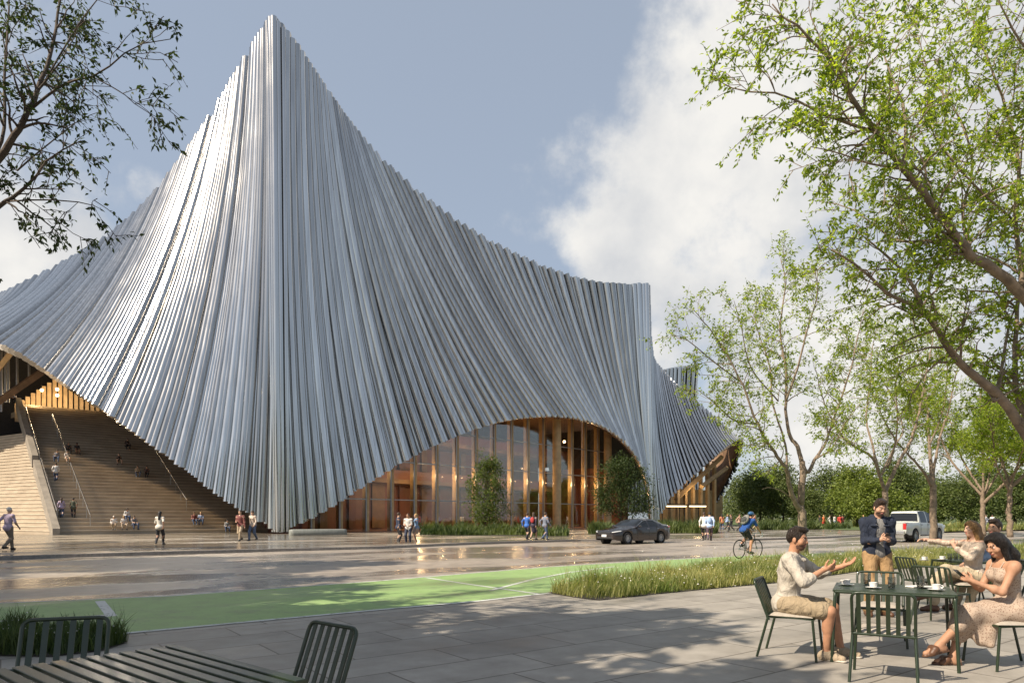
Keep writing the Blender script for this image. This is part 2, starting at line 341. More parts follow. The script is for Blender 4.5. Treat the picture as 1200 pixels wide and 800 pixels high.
def wing(ctrl, pitch, outward, seed, prow=(0,0), part='tube_cladding', ext=1.0, back=True, r0=.36, nseg=7):
    rs=np.random.RandomState(seed)
    C=np.array([np.concatenate((P(a,b_,Y),P(c,d,Yb))) for (a,b_,Y,c,d,Yb) in ctrl])
    ts=np.linspace(0,len(C)-1,400); D=cr_interp(C,ts)
    for _ in range(3):      # even out the fan so neighbouring tubes turn gradually
        E=np.concatenate((2*D[:1]-D[14:0:-1],D,2*D[-1:]-D[-2:-16:-1])); D=np.stack([np.convolve(E[:,j],np.ones(29)/29,'valid') for j in range(6)],1)
    def rowat(t_): return np.array([np.interp(t_,ts,D[:,j]) for j in range(6)])
    seg=np.linalg.norm(np.diff(D[:,3:],axis=0),axis=1)*.75+np.linalg.norm(np.diff(D[:,:3],axis=0),axis=1)*.25
    s=np.concatenate(([0],np.cumsum(seg))); N=int(s[-1]/pitch)
    def sagk(tt):
        k=1.
        if prow[0]: k=min(k,tt/3.)
        if prow[1]: k=min(k,(len(C)-1-tt)/3.)
        return .03*max(0,k)
    # tubes
    V=[];Fc=[];tone=[];n=8; base=0
    pos=(np.arange(N)+.5)/N*s[-1]
    for i,p in enumerate(pos):
        p2=p+rs.uniform(-.015,.015)*pitch
        tt=np.interp(p2,s,ts); row=rowat(tt); T,B=row[:3],row[3:]
        a=rowat(max(0,tt-.05)); c=rowat(min(len(C)-1,tt+.05))
        ax=B-T; L=np.linalg.norm(ax); ax/=L
        nrm=np.cross(ax,(c-a)[3:]+(c-a)[:3]); nrm/=np.linalg.norm(nrm)+1e-9
        if np.dot(nrm,outward)<0: nrm=-nrm
        kq=i%3 if rs.rand()>.2 else 2; rr=r0*(1.06,.96,.62)[kq]*rs.uniform(.96,1.04)
        off=nrm*((.07,0.,-.19)[kq]+rs.uniform(-.02,.02))
        T=T-ax*rs.uniform(0,.10); B=B+ax*rs.uniform(0,.06)
        x=np.cross(ax,nrm); y=nrm
        pieces=[(0,1)]
        if False:   # a tube stops short and a second one carries on below it
            k=rs.uniform(.1,.35); pieces=[(0,k),(k+.015*rs.uniform(1,3),1)]
        tn=rs.rand(); sk=sagk(tt)
        for (k0,k1) in pieces:
            for q in range(nseg+1):
                f=k0+(k1-k0)*q/nseg; sag=4*f*(1-f)
                c0=T+(B-T)*f+off-nrm*sag*L*sk
                for j in range(n):
                    th=2*PI*j/n; V.append(c0+x*math.cos(th)*rr+y*math.sin(th)*rr)
            for q in range(nseg):
                for j in range(n):
                    j2=(j+1)%n; Fc.append((base+q*n+j,base+q*n+j2,base+(q+1)*n+j2,base+(q+1)*n+j))
            Fc.append(tuple(base+j for j in range(n))); Fc.append(tuple(base+nseg*n+n-1-j for j in range(n)))
            base+=(nseg+1)*n; tone+= [tn]*((nseg+1)*n)
    mb=MB(); mb.add(V,Fc); o=hb(mb,part,M_tube,50)
    at=o.data.attributes.new('tone','FLOAT','POINT'); at.data.foreach_set('value',np.array(tone,dtype=np.float32))
    # timber lining, plus a dark sheet added to deepen shade in the tube gaps
    if back:
        k=60; m_=8; ts2=np.linspace(.95 if prow[0] else 0,len(C)-1-(.95 if prow[1] else 0),k); D2=np.array([rowat(q) for q in ts2])
        for (dep,nm,mm) in ((.40,'gap_shade_sheet',M_dark),(.62,'timber_lining',M_soff)):
            V=[]
            for i in range(k):
                T,B=D2[i,:3],D2[i,3:]; ax=(B-T)/np.linalg.norm(B-T)
                dd=D2[min(i+1,k-1)]-D2[max(i-1,0)]; nrm=np.cross(ax,dd[3:]+dd[:3]); nrm/=np.linalg.norm(nrm)+1e-9
                if np.dot(nrm,outward)<0: nrm=-nrm
                for j in range(m_+1):
                    f=.01+j/m_*.985; V.append(T+(B-T)*f-nrm*(dep+4*f*(1-f)*np.linalg.norm(B-T)*sagk(ts2[i])))
            mb=MB(); mb.add(V,[(i*(m_+1)+j,i*(m_+1)+j+1,(i+1)*(m_+1)+j+1,(i+1)*(m_+1)+j) for i in range(k-1) for j in range(m_)])
            o2=hb(mb,nm,mm,180); sd=o2.modifiers.new('s','SOLIDIFY'); sd.thickness=.08; sd.offset=0
    return C
W1=[(-420,436,112,-520,438,76),(-250,420,106,-330,416,70),(-100,384,96,-200,402,66),(0,348,88,-90,386,62.8),(135,275,80,0,403,61),(195,212,74,60,440,60),(255,128,67,117,478,59.4),(285,76,63,200,537,58.8),(305,45,60,260,583,58.4),(320,22,58,325,622,58),(323,23,57.9,328,622.5,57.9)]
W2=[(318,23,58.2,324,622,58.2),(321,22,58.1,327,622,58.1),(345,52,60,370,605,61),(365,82,62,420,573,64.5),(390,120,64.5,490,529,69),(412,150,67,565,499,74),(455,198,71,610,489,78),(530,258,78,660,487,83),(600,297,84,700,496,87.5),(665,324,89,730,515,91),(712,333,92,752,545,93.5),(740,333,94,762,580,94.5),(759,333,95,763,618.2,95)]
W3=[(760,333,95.2,764,618,95.2),(761,365,97,769,613,96.4),(763,402,99,777,597,98),(766,421,102,790,578,100),(775,432,106,812,558,101),(800,457,112,838,535,102),(835,486,116,855,522,104),(860,507,116,868,515,107)]
W4=[(862,508,116.5,868.5,516,107.5),(857,508,121,868,527,112),(848,506,126,861,552,118),(838,505,128,848,576,121),(826,500,128,830,603,123)]
W5=[(738,436,136,730,600,132),(770,434,140,752,600,137),(795,430,142,800,600,140),(820,427,145,822,600,145)]
wing(W1,.33,(-.4,-.9,.2),1,(0,1),ext=1.1)
wing(W2,.34,(.68,-.72,.1),2,(1,1),ext=1.6)
wing(W3,.25,(.5,-.7,.3),3,(1,0),ext=.5,r0=.17)
wing(W4,.5,(.8,.5,.2),4,ext=.2,r0=.25)
wing(W5,.5,(.3,-.9,0),5,ext=.5,r0=.26)
mb=MB()
for dx,dy,r_ in ((-.30,.25,.2),(.02,0,.27),(.34,.12,.2),(.66,.42,.2),(-.6,.5,.17)):
    a=P(320.5,20+abs(dx)*14,57.7)+np.array((dx,dy,0)); b_=P(326,623,57.7)+np.array((dx,dy,0)); mb.tube([a,(a+b_)/2,b_],r_,10)
o=hb(mb,'prow_tubes',M_tube,50); at=o.data.attributes.new('tone','FLOAT','POINT'); at.data.foreach_set('value',np.full(len(o.data.vertices),.6,dtype=np.float32))
# roof behind the ridge
def top(c): return [P(a,b_,Y) for (a,b_,Y,*_) in c]
rid=top(W1)+top(W2)+top(W3)[2:]
V=[]
for p in rid:
    V.append(p+np.array((0,.9,-1.2)))
for p in rid:
    f=np.array((p[0]*.55-4, max(p[1]+24,112), max(5,p[2]*.30)))
    V.append(f)
k=len(rid); mb=MB(); mb.add(V,[(i,i+1,k+i+1,k+i) for i in range(k-1)]); hb(mb,'roof_deck',M_dark,0)
# ------------------------------------------------ glazed foyer under the arch
A=np.array((-18.3,62.7)); Bq=np.array((14.2,98.6)); gl=np.linalg.norm(Bq-A); gu=(Bq-A)/gl; gn=np.array((gu[1],-gu[0]))  # gn towards the street
az=math.atan2(gu[1],gu[0])
ft=.135
def gp(s,d,z): p=A+gu*s+gn*d; return np.array((p[0],p[1],z))
def wallseg(mb,p,q,z0,z1,th):
    c=(p+q)/2; L=np.linalg.norm((q-p)[:2]); mb.box((c[0],c[1],(z0+z1)/2),(L,th,z1-z0),math.atan2((q-p)[1],(q-p)[0]))
mb=MB(); mb.add([gp(-1.5,2.6,ft),gp(gl,5,ft),gp(gl+4,-16,ft),gp(-1.5,-7.5,ft)],[(0,1,2,3)]); hb(mb,'foyer_floor',M_floor,0)
def bk(s): return -7.2-8.5*s/gl
mb=MB(); wallseg(mb,gp(-1,bk(-1),0),gp(gl+3,bk(gl+3),0),.1,15.6,.3); hb(mb,'back_wall',M_red,0)
for i_,s_ in enumerate(np.arange(2,gl,4.1)):
    mb=MB(); mb.box(gp(s_,bk(s_)+.35,7.6),(.9 if i_%3 else 1.8,.3,14.6),az); hb(mb,'wall_pilaster',M_soff if i_%2 else M_red,0)
for z_,d_ in ((5.4,5.2),(10.2,6.4)):
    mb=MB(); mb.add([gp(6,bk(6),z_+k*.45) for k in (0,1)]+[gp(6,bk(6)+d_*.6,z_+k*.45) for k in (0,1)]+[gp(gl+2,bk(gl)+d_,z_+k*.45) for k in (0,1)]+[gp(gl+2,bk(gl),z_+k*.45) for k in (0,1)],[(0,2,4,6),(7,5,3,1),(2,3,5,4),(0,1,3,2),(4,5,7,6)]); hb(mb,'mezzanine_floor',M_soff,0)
    mb=MB(); wallseg(mb,gp(6,bk(6)+d_*.6-.1,0),gp(gl+2,bk(gl)+d_-.1,0),z_+.46,z_+1.5,.06); hb(mb,'mezzanine_balustrade',M_red,0)
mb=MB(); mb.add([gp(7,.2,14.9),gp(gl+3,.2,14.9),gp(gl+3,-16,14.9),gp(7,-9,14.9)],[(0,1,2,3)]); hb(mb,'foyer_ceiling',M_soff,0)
mb=MB(); wallseg(mb,gp(-1,-.4,0),gp(-1,-7.2,0),.1,4,.3); hb(mb,'end_wall',M_red,0)
mb=MB(); wallseg(mb,gp(gl+3,1,0),gp(gl+3,-15.7,0),.1,9,.3); hb(mb,'end_wall',M_red,0)
ns=17; sp=gl/(ns-1)
def ztop(s):
    p=A+gu*s; # arch height over this bay, a little above the tube ends
    px=600+FPX*p[0]/p[1]
    return EYE+(YH-np.interp(px,[330,370,420,460,500,540,580,620,660,700,730,750,762],[612,594,560,536,516,498,487,479,478,487,506,528,565]))/FPX*p[1]
for i in range(ns):
    zt=max(1.2,ztop(i*sp))
    mb=MB(); mb.box(gp(i*sp,-.25,ft+zt/2),(.25,.8,zt),az); hb(mb,'timber_fin',M_fin,0)
    mb=MB(); mb.box(gp(i*sp-.20,.05,ft+zt/2),(.12,.16,zt-.01),az)
    hb(mb,'mullion',M_steel,0)
    if i<ns-1:
        zt2=max(1.2,max(ztop(i*sp+sp*.2),ztop((i+1)*sp-sp*.2)))
        mb=MB(); mb.box(gp((i+.5)*sp,.04,ft+zt2/2),(sp-.36,.03,zt2),az); pane=hb(mb,'window',M_glass,0)
        for z in (3.3,7.2,10.8):
            if z<zt2-.3:
                mb=MB(); mb.box(gp((i+.5)*sp,.06,z),(sp-.5,.12,.1),az); o=mb.build('transom',M_steel,None,0); o.parent=pane
for s in (sp*11.4,sp*15.2):
    mb=MB(); mb.tube([gp(s,1.2,ft),gp(s,1.2,14)],.55,16); hb(mb,'column',M_fin,60)
# lit pendant lamps in the foyer, then added fill lights
M_lamp=mat('warm_lamp',(1,.8,.5),.4,emit=(1,.72,.38),estr=5,var=0)
M_lampsoft=mat('warm_light_strip',(1,.85,.6),.4,emit=(1,.75,.42),estr=1.5,var=0)
def lamp(name,pos,r,label):
    e=empty(name,pos,label=label,cat='lamp',group='lamps hanging in the glazed foyer')
    mb=MB(); mb.ell((0,0,0),(r,r,r)); mb.build('globe',M_lamp,e,180)
    mb=MB(); mb.tube([(0,0,r*.9),(0,0,3.0)],.02,5); mb.build('cord',M_dark,e)
    return e
lamp('pendant_lamp',gp(38.6,-2,12.2),.2,'round glowing pendant lamp under the arch, left of the lit pair')
lamp('pendant_lamp',gp(40.2,-2,11.9),.2,'round glowing pendant lamp under the arch, right of the lit pair')
for i in range(1,ns-1):  # added fill lights without fittings, one per bay, to make the fins glow
    zt=ztop((i+.5)*sp); L=bpy.data.lights.new('foyer_fill','POINT'); L.energy=14 if i<2 else (26 if i<4 else 95); L.color=(1,.66,.32); L.shadow_soft_size=.08
    lo=bpy.data.objects.new('foyer_fill',L); COL.objects.link(lo); lo.location=gp((i+.5)*sp,-.75,min(zt-.6,6.0))
for (s,z) in ((16.,4.2),(25,8.5),(34,8),(42,4)):  # more bare fill lights added to brighten the foyer interior
    L=bpy.data.lights.new('foyer_fill','POINT'); L.energy=200; L.color=(1,.66,.34); L.shadow_soft_size=.15
    lo=bpy.data.objects.new('foyer_fill',L); COL.objects.link(lo); lo.location=gp(s,-4.2,z)
# ------------------------------------------------ grand stair
SA=np.array((-36.6,54.6)); su=np.array((.76,.65)); sn=np.array((-.65,.76)); sw=np.array((-.86,.51))
NST=42; RI=.335; TR=.70
SWD=18.4
stair=empty('grand_stair',(SA[0],SA[1],0),label='broad stepped stone bleacher stair rising under the left wing of the hall',cat='stairs')
def st_part(mb,name,m,smooth=0,parent=None):
    o=mb.build(name,m,None,smooth); o.parent=parent or stair
    if parent is None: o.location=(-SA[0],-SA[1],0)
    return o
for k in range(NST):
    S=SA+sn*TR*k; zb=.12+RI*k; dp=TR*1.6 if k<NST-1 else 9; lw=46 if k<30 else .1
    poly=[S+sw*lw, S, S+su*SWD, S+su*SWD+sn*dp, S+sn*dp, S+sw*lw+np.array((.51,.86))*TR*1.6]
    mb=MB(); mb.prism([tuple(p) for p in poly],zb-.3,zb+RI,bottom=False); o=st_part(mb,'step',M_step)
    z=zb+RI-.045; mb=MB(); c=S+su*SWD/2; mb.box((c[0]-sn[0]*.02,c[1]-sn[1]*.02,z),(SWD,.05,.08),math.atan2(su[1],su[0])); st_part(mb,'nosing',M_stepnose,0,o)
    if k<30:
        c=S+sw*23; mb=MB(); mb.box((c[0]-.51*.02,c[1]-.86*.02,z),(46,.05,.08),math.atan2(sw[1],sw[0])); st_part(mb,'nosing',M_stepnose,0,o)
mb=MB(); p=SA+su*(SWD+.25); q=p+sn*TR*NST
mb.add([(p[0],p[1],0),(q[0],q[1],0),(q[0],q[1],19),(p[0],p[1],3.0),(p[0]+.4,p[1]+.3,0),(q[0]+.4,q[1]+.3,0),(q[0]+.4,q[1]+.3,19),(p[0]+.4,p[1]+.3,3.0)],[(0,1,2,3),(7,6,5,4),(3,2,6,7),(0,3,7,4)])
st_part(mb,'side_wall',M_soff)
# sloping stone stringer between the two flights
def sloped(mb,s0,k0,k1,h0,h1,th,off=0):
    p0=SA+sn*TR*k0+su*s0; p1=SA+sn*TR*k1+su*s0
    z0=.12+RI*k0; z1=.12+RI*k1; w=su*th/2
    V=[]
    for p,z in ((p0,z0),(p1,z1)):
        for sg in (-1,1):
            for h in (h0,h1): V.append((p[0]+sg*w[0],p[1]+sg*w[1],z+h))
    mb.add(V,[(0,1,3,2),(4,6,7,5),(0,4,5,1),(2,3,7,6),(1,5,7,3),(0,2,6,4)])
for k0,k1 in ((-1.6,17),(18.5,41)):
    mb=MB(); sloped(mb,0,k0,k1,-.3,1.05,.5); st_part(mb,'stringer',M_stone)
M_rail=mat('bright_rail_metal',(.72,.70,.66),.25,metal=.9,var=.05)
def rail(s0,k0,k1,h=1.0,post=True):
    mb=MB(); p0=SA+sn*TR*k0+su*s0; p1=SA+sn*TR*k1+su*s0; z0=.12+RI*k0; z1=.12+RI*k1
    mb.tube([(p0[0],p0[1],z0+h),(p1[0],p1[1],z1+h)],.055,8)
    o=mb.build('handrail',M_rail,None,60); o.parent=stair; o.location=(-SA[0],-SA[1],0)
    for f in np.linspace(0,1,7):
        p=p0+(p1-p0)*f; z=z0+(z1-z0)*f; mb=MB(); mb.tube([(p[0],p[1],z-.1),(p[0],p[1],z+h-.05)],.022,6); mb.build('post',M_steel,o,60)
rail(.35,2.,17,1.25); rail(.35,18.5,36,1.25); rail(2.6,1.2,16,1.2); rail(2.6,18,34,1.2); rail(11,6,22,1.1); rail(19,1,18,1.1)
# walls that close the space behind the stair, timber fins, posts and the slanting beam
mb=MB(); c=SA+sn*TR*NST+sn*9+su*8; mb.box((c[0],c[1],13),(76,.5,26),math.atan2(su[1],su[0])); hb(mb,'inner_wall',M_dark,0)
tz=.12+RI*NST
for i in range(17):
    px=20+i*6.3; Yt=77.5+i*.62
    p=P(px,470,Yt); ytop=np.interp(px,[18,60,72,125],[474,447,441,470]); zt=P(px,ytop,Yt)[2]; zb=P(px,494,Yt)[2]
    mb=MB(); mb.box((p[0],p[1],(zt+zb)/2),(.40,.28,zt-zb),.5); hb(mb,'lobby_fin',M_fin2,0)
for (px,y0,y1) in ((2,428,476),(6.5,428,465),(10,430,465),(20,436,452),(34,434,443)):
    Yt=74; p=P(px,y0,Yt); q=P(px,y1,Yt)
    mb=MB(); mb.tube([q-np.array((0,0,.6)),p+np.array((0,0,2))],.11,8); hb(mb,'post',M_steel,60)
mb=MB(); mb.tube([P(-4,472,73),P(60,428,72)],.42,4); hb(mb,'slanting_beam',M_soff,0)
mb=MB(); mb.tube([P(-8,440,68),P(14,412,66)],.3,4); hb(mb,'slanting_beam',M_fin,0)
for (px,py) in ((49,457),(67,456),(67,463)):
    lamp('lobby_lamp',P(px,py,76.5),.17,'small bright lamp between timber fins at the stair head').update_tag()
for (px,Yt,e) in ((40,81.5,230),(75,84,330),(105,86,240)):
    L=bpy.data.lights.new('lobby_light','POINT'); L.energy=e*.8; L.color=(1,.76,.46); L.shadow_soft_size=.5
    lo=bpy.data.objects.new('lobby_light',L); COL.objects.link(lo); p=P(px,468,Yt-4.5); lo.location=p
# ------------------------------------------------ small entrance under the right canopy
for i,(px,Yt) in enumerate(((786,106),(794,108),(803,110),(812,111),(821,112.5),(829,114),(837,116))):
    p=P(px,606,Yt); zt=P(px,540,Yt)[2]; mb=MB(); mb.box((p[0],p[1],zt/2),(.5,.5,zt),.6); hb(mb,'canopy_post',M_fin,0)
mb=MB(); a=P(768,606,110); b_=P(846,606,124); c=(a+b_)/2; mb.box((c[0],c[1],3.2),(np.linalg.norm(b_-a),.3,6.2),math.atan2((b_-a)[1],(b_-a)[0])); hb(mb,'entrance_wall',M_fin,0)
for q_ in ([P(792,585,108),P(846,535,114)],[P(822,570,110),P(852,548,116)]):
    mb=MB(); mb.tube(q_,.42,4); hb(mb,'slanting_beam',M_fin2,0)
for (x0,x1) in ((779,803),(806,826)):
    p,q=P(x0,593,100),P(x1,592,101); c=(p+q)/2
    e=empty('light_canopy',c,math.atan2((q-p)[1],(q-p)[0]),label='thin flat entrance canopy with a glowing edge, %s one'%('longer left' if x0<800 else 'shorter right'),cat='canopy')
    w=np.linalg.norm(q-p)
    mb=MB(); mb.box((0,.8,.16),(w,2.4,.18)); mb.build('roof_slab',M_dark,e,0)
    mb=MB(); mb.box((0,-.35,-.06),(w-.1,.1,.2)); mb.build('light_strip',M_lampsoft,e,0)
    for x_ in (-w*.42,w*.42):
        mb=MB(); mb.tube([(x_,1.2,.1),(x_,1.2,-2.9)],.07,8); mb.build('post',M_dark,e)
L=bpy.data.lights.new('entrance_light','POINT'); L.energy=160; L.color=(1,.7,.38); L.shadow_soft_size=.6
lo=bpy.data.objects.new('entrance_light',L); COL.objects.link(lo); lo.location=P(818,575,108)
# stone bench at the foot of the prow
e=empty('stone_bench',G(373,626.5,.12),.45,label='long rounded grey stone bench beside the foot of the silver prow',cat='bench')
mb=MB(); 
sec=[(-.42,0),(-.46,.12),(-.44,.38),(-.36,.46),(.36,.46),(.44,.38),(.46,.12),(.42,0)]
V=[];n=len(sec);Fc=[]
for i,(x,sc_) in enumerate(((-2.2,.55),(-2.1,.85),(-1.9,1),(1.9,1),(2.1,.85),(2.2,.55))):
    for (y,z) in sec: V.append((x,y*sc_,z*(.7+.3*sc_)))
for i in range(5):
    for j in range(n): Fc.append((i*n+j,i*n+(j+1)%n,(i+1)*n+(j+1)%n,(i+1)*n+j))
Fc+= [tuple(range(n)),tuple(range(5*n,6*n))]
mb.add(V,Fc); mb.build('bench_body',mat('grey_bench_stone',(.20,.21,.19),.6,bump=.2),e,50)
# ================================================================== vegetation
def leaf_mat(name, c0, c1, tr0, tmix=.45):
    m=bpy.data.materials.new(name); t=NT(m); out=t.n('ShaderNodeOutputMaterial')
    at=t.n('ShaderNodeAttribute'); at.attribute_name='tone'
    r=t.n('ShaderNodeValToRGB'); ramp(r,[(0,c0),(1,c1)]); t.l(at,'Fac',r,'Fac')
    b=t.n('ShaderNodeBsdfPrincipled',Roughness=.55); b.inputs['Specular IOR Level'].default_value=.3; t.l(r,'Color',b,'Base Color')
    tl=t.n('ShaderNodeBsdfTranslucent'); mu=t.n('ShaderNodeMixRGB',blend_type='MULTIPLY'); mu.inputs['Fac'].default_value=1; t.l(r,'Color',mu,'Color1'); mu.inputs['Color2'].default_value=(*tr0,1); t.l(mu,'Color',tl,'Color')
    mx=t.n('ShaderNodeMixShader'); mx.inputs['Fac'].default_value=tmix; t.l(b,'BSDF',mx,1); t.l(tl,'BSDF',mx,2); t.l(mx,'Shader',out,'Surface'); MATS[name]=m; return m
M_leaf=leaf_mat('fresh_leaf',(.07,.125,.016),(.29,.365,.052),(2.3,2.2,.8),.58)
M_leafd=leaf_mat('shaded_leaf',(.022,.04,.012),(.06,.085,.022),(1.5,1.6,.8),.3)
M_leafb=leaf_mat('park_leaf',(.055,.085,.026),(.17,.205,.07),(1.6,1.6,.8),.35)
M_leafy=leaf_mat('bright_park_leaf',(.09,.13,.022),(.20,.24,.05),(1.6,1.6,.8),.35)
M_grass=leaf_mat('meadow_blade',(.085,.13,.022),(.44,.40,.17),(1.7,1.8,.9),.4)
M_grassd=leaf_mat('dark_planting',(.03,.055,.015),(.14,.17,.05),(1.5,1.6,.8),.35)
M_bark=mat('pale_bark',(.20,.15,.105),.85,var=.35,scale=7,bump=.6,bscale=28)
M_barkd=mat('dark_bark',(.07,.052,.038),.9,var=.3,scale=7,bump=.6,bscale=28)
M_petal=mat('white_petal',(.72,.70,.62),.7)
M_straw=mat('straw_seed_head',(.42,.33,.17),.8)
def unit(v): return v/(np.linalg.norm(v,axis=-1,keepdims=True)+1e-9)
def leaves_mesh(name,pos,dirs,size,m,parent,rs,wid=.42,tone=None):
    n=len(pos); dirs=unit(dirs); rv=unit(rs.normal(size=(n,3))); rv[:,2]+=.9
    side=unit(np.cross(dirs,rv)); L=(size*rs.uniform(.65,1.25,n))[:,None]
    up=np.cross(side,dirs)
    b=pos; m1=pos+dirs*L*.45+side*L*wid*.5+up*L*.06; m2=pos+dirs*L*.45-side*L*wid*.5+up*L*.06; tp=pos+dirs*L-up*L*.08
    V=np.stack((b,m1,tp,m2),1).reshape(-1,3); Fq=np.arange(n*4).reshape(n,4)
    o=mesh_np(name,V,Fq,m,parent,smooth=False)
    tn=rs.uniform(0,1,n) if tone is None else tone
    at=o.data.attributes.new('tone','FLOAT','POINT'); at.data.foreach_set('value',np.repeat(tn,4).astype(np.float32)); return o
def smooth_line(pts,k):
    return cr_interp(pts,np.linspace(0,len(pts)-1,k))
def tree(name,label,limbs,base,seed,leaf=.09,nl=8,sub=.5,sublen=1.3,twig=.55,m_leaf=M_leaf,m_bark=M_bark,group=None,startf=.35,droop=-.05,dens=1.0,cat='tree',rk=1.):
    """limbs: list of (points, r0, r1, leafy) in world space; base: foot of the trunk"""
    rs=np.random.RandomState(seed); base=np.asarray(base,float)
    root=empty(name,tuple(base),label=label,cat=cat,group=group)
    tb=MB(); LP=[];LD=[]
    for (pts,r0,r1,leafy) in limbs:
        pts=[np.asarray(p,float) for p in pts]; r0*=rk; r1*=rk
        L=sum(np.linalg.norm(pts[i+1]-pts[i]) for i in range(len(pts)-1))
        k=max(6,int(L/.22)); k=min(k,40)
        q=smooth_line(pts,k); q[1:-1]+=rs.normal(size=(k-2,3))*r0*.12
        tb.tube(q-base,np.linspace(r0,r1,k)**1.0,9 if r0>.04 else 6)
        if not leafy: continue
        ns=max(2,int(L/sub*dens))
        for s in range(ns):
            f=startf+(1-startf)*(s+rs.rand())/ns if leafy==1 else (s+rs.rand())/ns
            f=min(f,.999); i=f*(k-1); a=q[int(i)]; tg=unit(q[min(int(i)+1,k-1)]-q[max(int(i)-1,0)])
            rv=rs.normal(size=3); rv-=tg*np.dot(rv,tg); rv=unit(rv)
            d=unit(tg*rs.uniform(.35,.9)+rv*1.0+np.array((0,0,.25)))
            if f>.96: d=unit(tg+rv*.3)
            sl=sublen*rs.uniform(.5,1.15)*(1.1-.45*f)
            rr=min(r0+(r1-r0)*f,.022+.012*sl)*.6
            kk=7; line=[a]; dd=d.copy()
            for _ in range(kk-1):
                dd=unit(dd+rs.normal(size=3)*.16+np.array((0,0,droop))); line.append(line[-1]+dd*sl/(kk-1))
            line=np.array(line); tb.tube(line-base,np.linspace(rr,.004,kk),5,caps=False)
            nt=max(2,int(sl/.16*dens))
            for tI in range(nt):
                g=rs.uniform(.2,1); ii=g*(kk-1); ta=line[int(ii)]+(line[min(int(ii)+1,kk-1)]-line[int(ii)])*(ii-int(ii)); t2=unit(line[min(int(ii)+1,kk-1)]-line[max(int(ii)-1,0)])
                rv=rs.normal(size=3); rv-=t2*np.dot(rv,t2)
                d2=unit(t2*.7+unit(rv)+np.array((0,0,droop))); tl=twig*rs.uniform(.4,1.1)
                e=ta+d2*tl*.5; e2=e+unit(d2+np.array((0,0,droop*3)))*tl*.5
                tb.tube([ta-base,e-base,e2-base],(.005,.004,.002),3,caps=False)
                m_=rs.poisson(nl)+1
                g2=rs.uniform(.15,1.05,m_)[:,None]
                pp=np.where(g2<.5,ta+(e-ta)*g2*2,e+(e2-e)*(g2*2-1))
                LP.append(pp+rs.normal(size=(m_,3))*leaf*.25); LD.append(d2*.5+rs.normal(size=(m_,3))*.65+np.array((0,0,-.35)))
    tb.build('trunk',m_bark,root,180,normals=False)
    leaves_mesh('crown',np.concatenate(LP)-base,np.concatenate(LD),leaf,m_leaf,root,rs)
    return root
def PL(lst,Y,dy=None):
    n=len(lst); out=[]
    for i,(x,y) in enumerate(lst):
        yy=Y+(0 if dy is None else dy*i/(n-1)); out.append(P(x,y,yy))
    return out
# --- big tree on the right edge, limbs as they cross the sky
Yf=9.2; bF=np.array((7.55,Yf,.0)); k0=P(1226,520,Yf)
LF=[([bF,bF+np.array((-.12,0,1.2)),k0,P(1194,494,Yf)],.20,.13,0),
 ([P(1226,545,Yf),P(1194,494,Yf),P(1165,458,9.1),P(1132,432,9),P(1114,412,8.9),P(1103,390,8.8),P(1080,362,8.7),P(1044,347,8.5),P(1004,311,8.3),P(975,292,8.2)],.13,.012,1),
 ([P(1080,362,8.7),P(1064,324,8.8),P(1031,292,8.9),P(1000,268,9.1)],.05,.01,2),
 ([k0,P(1228,400,Yf),P(1200,344,9),P(1171,321,8.9),P(1139,302,8.8),P(1122,279,8.7),P(1091,240,8.5),P(1057,195,8.2),P(1028,156,8),P(1002,120,7.8),P(986,84,7.7),P(943,39,7.5),P(905,5,7.4)],.15,.012,1),
 ([P(1028,156,8),P(982,140,8),P(953,128,7.9),P(914,110,7.9),P(869,107,7.9),P(842,95,8)],.035,.008,2),
 ([P(1060,192,8.2),P(1060,130,8.5),P(1045,90,8.7),P(1031,49,8.9),P(1020,10,9)],.035,.008,2),
 ([P(1057,198,8.2),P(1020,192,7.9),P(985,180,7.7),P(950,172,7.5)],.025,.008,2),
 ([P(1122,292,8.7),P(1086,282,8.9),P(1047,281,9.2),P(1002,246,9.5),P(960,236,9.8)],.045,.008,2),
 ([k0,P(1194,470,9.4),P(1190,435,9.6),P(1192,370,9.8),P(1200,305,10),P(1215,230,10)],.08,.03,1),
 ([P(1165,470,9.1),P(1172,440,9.4),P(1181,386,9.8),P(1194,347,10)],.05,.02,2),
 ([P(1200,344,9),P(1190,260,9.3),P(1194,188,9.5),P(1174,114,9.6),P(1150,50,9.7),P(1130,0,9.8)],.06,.01,2),
 ([P(1139,302,8.8),P(1128,250,9.4),P(1140,190,9.7),P(1120,130,9.9),P(1090,90,10),P(1075,40,10)],.04,.01,2),
 ([P(1200,344,9),P(1250,240,9),P(1240,120,8.8),P(1190,40,8.5),P(1160,-20,8.4)],.06,.01,2),
 ([P(1190,260,9.3),P(1140,215,9),P(1095,160,8.8),P(1085,110,8.6)],.03,.008,2),
 ([P(1250,240,9),P(1330,100,9.4),P(1380,-60,10)],.07,.02,2),([k0,P(1300,400,9.5),P(1400,250,10)],.08,.02,2)]
tree('shade_tree','large spreading tree leaning in from the right edge above the cafe tables',LF,bF,11,leaf=.066,nl=17,sub=.22,sublen=.95,twig=.42,dens=1.55,rk=.56)
